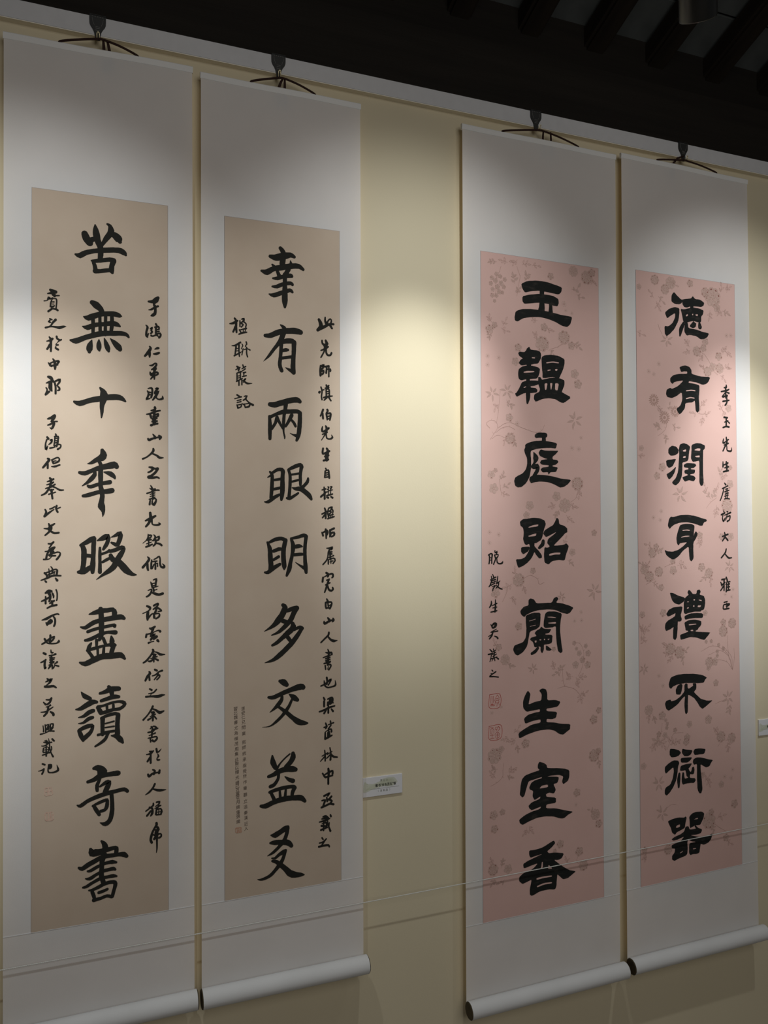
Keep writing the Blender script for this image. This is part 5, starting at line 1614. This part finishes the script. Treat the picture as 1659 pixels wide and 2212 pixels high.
LW = 0.00055
def flower_prints(num, y, parent):
    V, Fc, MI = [], [], []
    rg = random.Random(100+num)
    pq = SCROLLS[num]['panel']
    px0, px1 = max(pq[0][0], pq[3][0]), min(pq[1][0], pq[2][0]); pz0, pz1 = max(pq[2][1], pq[3][1]), min(pq[0][1], pq[1][1])
    yf, yl, yd = y-0.00010, y-0.00020, y-0.00027
    for row in PRINTS.split('\n'):
        if int(row[0]) != num: continue
        for it in row[1:].split(';'):
            t = it.split()
            if t[0] == 'V':
                P = [tuple(int(v)/1e4 for v in a.split(',')) + (0.0009,) for a in t[1:]]
                k0 = len(Fc); stroke(P, yl+rg.uniform(-3e-5, 3e-5), V, Fc, 0.3, 0.004)
                for (x, z, _) in P[1:-1]:
                    stroke([(x, z, .0007), (x+rg.uniform(-.006, .006), z+rg.uniform(-.002, .007), .0004)], yl+rg.uniform(-3e-5, 3e-5), V, Fc, 0.2)
                MI += [1]*(len(Fc)-k0); continue
            x, z, r = (int(v)/1e4 for v in t[1:4])
            x = min(max(x, px0+r+.001), px1-r-.001); z = min(max(z, pz0+r+.001), pz1-r-.002)
            yf += rg.uniform(-4e-6, 4e-6)
            a0 = rg.uniform(0, 2*pi)
            if t[0] == 'F':
                n = 5 if r < 0.011*1.4 else 8
                dark = rg.random() < 0.75
                for k in range(n):
                    a = a0+2*pi*k/n; q = r*.56 if n == 5 else r*.66; pr_ = r*.40 if n == 5 else r*.33
                    cx, cz = x+cos(a)*q, z+sin(a)*q
                    disc(cx, cz, pr_, yf-1e-6*k, 12, 0, V, Fc, MI)
                    ring(cx, cz, pr_, yl+rg.uniform(-3e-5, 3e-5), LW*.8, 12, 1, V, Fc, MI)
                    if dark and rg.random() < .75:
                        disc(cx+cos(a)*pr_*.3, cz+sin(a)*pr_*.3, pr_*rg.uniform(.22, .42), yd, 8, 2, V, Fc, MI, 0.6, a)
                disc(x, z, r*.34, yf-8e-6, 10, 0, V, Fc, MI)
                for k in range(5):
                    a = a0+.6+2*pi*k/5
                    disc(x+cos(a)*r*.2, z+sin(a)*r*.2, r*.06, yd, 6, 1, V, Fc, MI)
            elif t[0] in 'DM':
                n = 8 if t[0] == 'D' else 16
                for k in range(n):
                    a = a0+2*pi*k/n
                    disc(x+cos(a)*r*.62, z+sin(a)*r*.62, r*.30, yf, 8, 1 if t[0] == 'M' else 0, V, Fc, MI, .42 if n == 8 else .32, a+pi/2)
                disc(x, z, r*.24, yd, 8, 1, V, Fc, MI)
            elif t[0] == 'S':
                for k in range(6):
                    a = a0+2*pi*k/6+rg.uniform(-.2, .2)
                    leaf(x+cos(a)*r*.2, z+sin(a)*r*.2, r*rg.uniform(.75, 1.05), a, r*.15, yl, V, Fc, MI, fill=0, rnd=rg)
            elif t[0] == 'L':
                a = radians(float(t[4]))
                bend = rg.uniform(-.5, .5)
                stem = [(x-cos(a-bend)*r, z-sin(a-bend)*r), (x, z), (x+cos(a+bend)*r*.5, z+sin(a+bend)*r*.5)]
                k0 = len(Fc); stroke([(p[0], p[1], LW*1.2) for p in stem], yl+rg.uniform(-3e-5, 3e-5), V, Fc, .2); MI += [1]*(len(Fc)-k0)
                fill = 0 if rg.random() < .35 else None
                leaf(stem[2][0], stem[2][1], r*.9, a+bend, r*.22, yl, V, Fc, MI, fill=fill, rnd=rg)
                for q, sd in ((0.25, 1), (0.55, -1), (0.9, 1), (1.2, -1))[:rg.choice((2, 3, 4))]:
                    bx = x+cos(a)*r*(q-.8); bz = z+sin(a)*r*(q-.8)
                    leaf(bx, bz, r*rg.uniform(.65, 1.0), a+sd*rg.uniform(.7, 1.2), r*rg.uniform(.17, .27), yl, V, Fc, MI, fill=fill, rnd=rg)
    o = mesh('flower_print', V, Fc, [M['petal'], M['pline'], M['pdot']], parent, mi=MI)
    face_front(o)
    o['label'] = 'faint brown printed blossoms and leaf sprays'
    o['kind'] = 'stuff'
    return o

# ------------------------------------------------------------------ the hanging scrolls
Y_SCROLL = -0.026
R_ROLL = 0.022
LAB = {
 1: 'far left white-mounted scroll, tan paper, large characters between two full columns of small writing',
 2: 'tan-paper scroll in white mounting, second from left, with a wall label beside it',
 3: 'left one of two pink flowered scrolls, with two red square seals at lower left',
 4: 'rightmost pink flowered scroll, no seals, one small column of writing at its right',
}
CORDS = {  # world x of left tie, hook, knot, right tie ; ribbons as (x_top, x_bottom)
 1: (-0.0161, 0.0646, 0.0735, 0.1495, ((0.0748, 0.0770), (0.0830, 0.0900)), 2.699),
 2: (0.4132, 0.4850, 0.4954, 0.5735, ((0.4925, 0.4800), (0.4965, 0.4975)), 2.6955),
 3: (1.1097, 1.2240, 1.2376, 1.3545, ((1.2405, 1.2400), (1.2640, 1.2680)), 2.6985),
 4: (1.6377, 1.7450, 1.7370, 1.8632, ((1.7300, 1.6930),), 2.699),
}
for num, sc in SCROLLS.items():
    ox, oz = sc['origin']
    T = empty('hanging_scroll', (ox, Y_SCROLL, oz), LAB[num], 'scroll', 'calligraphy scrolls on the cream wall')
    TL, TR, BR, BL = sc['sheet']; PTL, PTR, PBR, PBL = sc['panel']
    # mounting silk: upper sheet with the painting, lower sheet overlapping it along a seam
    lerp = lambda a, b, z: (a[0]+(b[0]-a[0])*(z-a[1])/(b[1]-a[1]), z)
    zc = -0.575*R_ROLL
    zL = PBL[1]; zR = PBR[1]
    sl = (zR-zL)/(PBR[0]-PBL[0])
    sL = lerp(TL, BL, zL+sl*(TL[0]-PBL[0])); sR = lerp(TR, BR, zR+sl*(TR[0]-PBR[0]))
    mesh('upper_silk', [(x, 0.0, z) for x, z in (TL, TR, sR, sL)], [(0, 3, 2, 1)], M['silk'], T)
    b0 = (BL[0], zc); b1 = (BR[0], zc)
    mesh('lower_silk', [(x, -0.0004, z) for x, z in ((sL[0], sL[1]+.0004), (sR[0], sR[1]+.0004), b1, b0)], [(0, 3, 2, 1)], M['silk'], T)
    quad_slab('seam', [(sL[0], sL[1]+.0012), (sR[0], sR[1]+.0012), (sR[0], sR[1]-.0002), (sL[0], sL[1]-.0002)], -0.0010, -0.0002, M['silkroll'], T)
    # painted paper with a thin dark edge line
    pm = M['tan'] if num < 3 else M['pink']
    e = 0.0006
    quad_slab('edge_line', [(PTL[0]-e, PTL[1]+e), (PTR[0]+e, PTR[1]+e), (PBR[0]+e, PBR[1]-e), (PBL[0]-e, PBL[1]-e)], -0.0006, -0.0001, M['edge'], T)
    Pn = quad_slab('calligraphy_paper', [PTL, PTR, PBR, PBL], -0.0008, -0.0001, pm, T)
    Pn['label'] = ('tan' if num < 3 else 'pink flowered') + ' paper panel with brush characters'
    ysurf = -0.0008
    if num >= 3: flower_prints(num, ysurf, Pn)
    for gi, (gn, kind, shapes) in enumerate(glyphs):
        if gn != num: continue
        V, Fc = [], []
        big = kind == 'B'
        for k, (typ, pts, holes) in enumerate(shapes):
            y = ysurf - 0.0004 - 0.000006*k
            if typ == 'S':
                stroke(pts, y, V, Fc, 0.045 if big else 0.03, 0.004 if big else 0.003)
            else:
                blot(pts, holes, y, V, Fc, 0.00022 if big else 0.0)
        nm = {'B': 'large_character', 's': 'small_character'}.get(kind, 'seal_stamp')
        mm = {'B': M['dryink'] if num > 2 else M['ink'], 's': M['ink'], 'r': M['seal'], 'o': M['seal2'], 'f': M['seal3']}[kind]
        o = mesh(nm, V, Fc, mm, Pn)
        face_front(o)
        if nm == 'seal_stamp': o['label'] = {'r': 'red outlined square seal', 'o': 'orange square seal', 'f': 'faded pinkish square seal'}[kind]
    if num == 2:
        V, Fc = [], []
        for ch, x, z in TINY: put_text(ch, x/1e4, z/1e4, 0.0088, 0.0092, ysurf-0.0004, V, Fc, 0.15)
        if V:
            o = mesh('tiny_inscription', V, Fc, M['tinyink'], Pn)
            face_front(o)
            o['kind'] = 'stuff'; o['label'] = 'two columns of tiny brown writing'
    # top rod wrapped in the silk
    w0, w1 = TL[0]-0.0015, TR[0]+0.0015
    zt0, zt1 = TL[1], TR[1]
    prof = [(0.006, -0.0130), (-0.0002, -0.0138), (-0.0011, -0.0130), (-0.0026, -0.005), (-0.0022, 0.0000), (-0.0002, 0.0020), (0.006, 0.0020)]
    V, Fc = [], []
    nseg = 24
    for i in range(nseg+1):
        t = i/nseg
        for (py, pz) in prof: V.append((w0+(w1-w0)*t, py, zt0+(zt1-zt0)*t+pz+0.0006*sin(9*t+num)))
    n = len(prof)
    for i in range(nseg):
        for k in range(n): Fc.append((i*n+k, i*n+(k+1) % n, (i+1)*n+(k+1) % n, (i+1)*n+k))
    Fc += [tuple(range(n))[::-1], tuple(range(nseg*n, nseg*n+n))]
    mesh('top_rod', V, Fc, M['fold'], T, smooth=False)
    # bottom roller
    NR = 40
    yc = -R_ROLL
    x0, x1 = BL[0]-0.002, BR[0]+0.002
    V = [(x, yc+R_ROLL*cos(2*pi*k/NR), zc+(BL[1] if x == x0 else BR[1])+R_ROLL*sin(2*pi*k/NR)) for x in (x0, x1) for k in range(NR)]
    Fc = [(k, (k+1) % NR, NR+(k+1) % NR, NR+k) for k in range(NR)]
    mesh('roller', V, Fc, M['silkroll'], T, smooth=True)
    for x, sg in ((x0, -1), (x1, 1)):
        rr = R_ROLL*0.965
        zz = zc+(BL[1] if sg < 0 else BR[1])
        V = []
        for dx, r_ in ((-0.004, rr), (0.0012, rr), (0.0022, rr*.94), (0.0022, 0.0002)):
            V += [(x+sg*dx, yc+r_*cos(2*pi*k/NR), zz+r_*sin(2*pi*k/NR)) for k in range(NR)]
        Fc = [(i*NR+k, i*NR+(k+1) % NR, (i+1)*NR+(k+1) % NR, (i+1)*NR+k) for i in range(3) for k in range(NR)]
        mesh('end_cap', V, Fc, M['cap'], T)
    # hanging cord
    xl, xh, xk, xr, rib, hz = CORDS[num]
    g = lambda x, y, z: (x-ox, y-Y_SCROLL, z-oz)
    ztop = lambda x: oz + zt0 + (zt1-zt0)*((x-ox-TL[0])/(TR[0]-TL[0]))
    V, Fc = [], []
    rr = 0.0025
    for pts in ([g(xl, -.026, ztop(xl)-.002), g(xl+.002, -.0265, ztop(xl)+.004), g((xl+xh)/2, -.0255, (ztop(xl)+.004+hz)/2+.001), g(xh, -.025, hz), g(xh+.006, -.025, hz-.0005)],
                [g(xh-.002, -.025, hz), g(xk+.002, -.0265, hz-.0005), g((xk+xr)/2, -.0260, (ztop(xr)+.003+hz)/2+.003), g(xr-.003, -.0262, ztop(xr)+.004), g(xr+.001, -.026, ztop(xr)-.002)]):
        pts = catmull3(pts)
        a, b = tube_data(pts, [rr*.8]+[rr*1.15]*(len(pts)-2)+[rr*.9], 8, 0.6)
        k = len(V); V += a; Fc += [tuple(i+k for i in f) for f in b]
    mesh('cord', V, Fc, M['cord'], T, smooth=True)
    for xa, xb in rib:
        top = hz + (0.012 if num == 4 else 0.001)
        pts = [g(xa + (.008 if num == 4 else 0), -.0255, top), g(xa*.6+xb*.4, -.0240, top-.010), g(xb, -.0215, ztop(xb)-.004), g(xb, -.019, ztop(xb)-.05)]
        a, b = tube_data(pts, [.0022, .0030, .0036, .0036], 8, 0.25)
        mesh('ribbon', a, b, M['cord'], T, smooth=True)
    # a wall hanger hooked over the rail
    hx = {1: 0.0634, 2: 0.4830, 3: 1.2208, 4: 1.7426}[num]
    side = {1: 'far left tan scroll', 2: 'second tan scroll', 3: 'left pink scroll', 4: 'right pink scroll'}[num]
    Hh = empty('picture_hanger', (hx, -0.018, 2.7545), 'black leather hanger strap over the grey rail, holding the '+side, 'hanger', 'scroll hangers on the rail')
    half = [(0.0176, 0.0012), (0.0176, -0.012), (0.0172, -0.0185), (0.0150, -0.0240), (0.0105, -0.0305), (0.0075, -0.037), (0.0062, -0.044), (0.0055, -0.0535), (0.0035, -0.0555)]
    out = [(-x, z) for x, z in half] + [(x, z) for x, z in half[::-1]]
    n = len(out)
    V = [(x, -0.0012, z) for x, z in out] + [(x, 0.0014, z) for x, z in out]
    Fc = [tuple(range(n)), tuple(range(2*n-1, n-1, -1))] + [(i, n+i, n+(i+1) % n, (i+1) % n) for i in range(n)]
    o = mesh('strap', V, Fc, M['strap'], Hh)
    bm = bmesh.new(); bm.from_mesh(o.data); bmesh.ops.recalc_face_normals(bm, faces=bm.faces[:]); bm.to_mesh(o.data); bm.free()
    box('strap_top', -0.0176, 0.0176, -0.0012, 0.040, 0.0002, 0.0026, M['strap'], Hh)
    V, Fc = [], []
    for k in range(5):
        a, b = box_data(-0.0125+0.0055*k, -0.0100+0.0055*k, -0.0017, -0.0010, -0.0030, -0.0022)
        j = len(V); V += a; Fc += [tuple(i+j for i in f) for f in b]
    for zz in (-0.0255, -0.0290, -0.0335):
        a, b = box_data(-0.0050, 0.0050, -0.0016, -0.0010, zz, zz+.0007)
        j = len(V); V += a; Fc += [tuple(i+j for i in f) for f in b]
    for sx in (-1, 1):
        stp = [(sx*0.0120, -0.006), (sx*0.0110, -0.013), (sx*0.0075, -0.0225)]
        for (xa, za), (xb, zb) in zip(stp, stp[1:]):
            a, b = tube_data([(xa, -0.0014, za), (xb, -0.0014, zb)], [.0003, .0003], 5)
            j = len(V); V += a; Fc += [tuple(i+j for i in f) for f in b]
    mesh('stitching', V, Fc, M['stitch'], Hh)
    hk = []
    dx = {1: 0.0005, 2: 0.0010, 3: 0.0072, 4: 0.0068}[num]
    tl = 0.0 if num < 3 else 0.0022
    for k in range(9):
        a = pi*k/8
        hk.append((dx + tl - 0.0026*cos(a), -0.0062-0.002*sin(a), -0.0445+0.0040*sin(a)))
    hk = [(dx-0.0026, -0.0062, -0.0555)] + hk + [(dx+0.0026, -0.0062, -0.0565)]
    a, b = tube_data(hk, [0.0013]*len(hk), 8)
    mesh('hook', a, b, M['brass'], Hh, smooth=True)

# ------------------------------------------------------------------ wall labels
def plaque(x0, z0, w, h, label):
    T = empty('wall_label', (x0, 0.0, z0), label, 'label')
    box('card', 0, w, -0.0045, 0.0, 0, h, M['foam'], T, bevel=0.0003)
    y = -0.0047
    V = [(0.000, y, .012), (.012, y, .013), (.024, y, .018), (.040, y, .021), (.055, y, .024), (.070, y, .020), (.085, y, .022), (.096, y, .030), (.092, y, .036),
         (.086, y, .043), (.070, y, .0445), (.056, y, .043), (.044, y, .036), (.030, y, .032), (.012, y, .033), (.006, y, .040), (.002, y, .036)]
    V = [(a*w/.109, b, c) for a, b, c in V]
    vv, ff = [], []
    blot([(a, c) for a, b, c in V], [], y, vv, ff)
    o = mesh('ink_wash', vv, ff, M['wash2'], T); face_front(o)
    vv, ff = [], []
    blot([(.004*w/.109, .016), (.03*w/.109, .020), (.060*w/.109, .024), (.082*w/.109, .024), (.088*w/.109, .034), (.080*w/.109, .041), (.060*w/.109, .040), (.045*w/.109, .032), (.02*w/.109, .028)], [], y-.00005, vv, ff)
    o = mesh('dark_wash', vv, ff, M['wash'], T); face_front(o)
    k = w/.109; y = -0.0049
    vv, ff = [], []
    for i, ch in enumerate('吴让之'): put_text(ch, (.050+.0078*i)*k, .0385, .0052*k, .0058, y, vv, ff)
    for i, ch in enumerate('（复制品）'): put_text(ch, (.042+.0078*i)*k, .0128, (.0018 if i in (0, 4) else .0052)*k, .0056, y, vv, ff)
    o = mesh('small_print', vv, ff, M['greyprint'], T); face_front(o)
    vv, ff = [], []
    x = .0335
    for ch, wd in LINE:
        q = ch in '“”'
        for ox_ in (0, .0003, -.0003):
            put_text(ch, (x+wd/2)*k+ox_, .0268+(.0025 if q else 0), wd*.86*k, .0022 if q else .0076, y-abs(ox_)*.01, vv, ff)
        x += wd
    o = mesh('title_print', vv, ff, M['print'], T); face_front(o)
    vv, ff = [], []
    a, b = box_data(.020*k, .100*k, y, y+.0002, .0185, .0189); vv += a; ff += b
    mesh('rule_line', vv, ff, M['greyprint'], T)
    vv, ff = [], []
    for i in range(3): stroke([(.0105*k, .033-.0058*i, .0022), (.0125*k, .0335-.0058*i, .0024)], y, vv, ff, .3)
    o = mesh('faint_column', vv, ff, M['wash'], T); face_front(o)
    return T
LINE = [(c, .0030 if c in '“”' else .0074) for c in '楷书“幸有苦无”联']
plaque(0.7016, 0.9012, 0.1090, 0.0490, 'small white wall label with green wash and black title, right of the second scroll')
LINE = [(c, .0030 if c in '“”' else .0074) for c in '隶书“玉韫德有”联']
plaque(2.0357, 0.9226, 0.1090, 0.0500, 'small white wall label cut off by the right edge of the picture')

# ------------------------------------------------------------------ barrier cord
rope_pts = lambda x: 0.6508 + 0.0050*((x-0.85)/1.1)**2
V, Fc = [], []
for ph in (0, pi):
    N = 2600; x0, x1 = -1.6, 3.4; P = []
    for i in range(N+1):
        x = x0+(x1-x0)*i/N; a = x/0.0085*2*pi+ph
        P.append((x, -0.0345+0.0006*cos(a), rope_pts(x)+0.0006*sin(a)))
    a, b = tube_data(P, [0.00085]*len(P), 5)
    k = len(V); V += a; Fc += [tuple(i+k for i in f) for f in b]
mesh_o = mesh('barrier_rope', [(x, y+0.0345, z-.651) for x, y, z in V], Fc, M['rope'], smooth=True)
mesh_o.location = (0, -0.0345, 0.651)
tag(mesh_o, 'thin white twisted rope stretched across the lower part of the scrolls', 'rope')
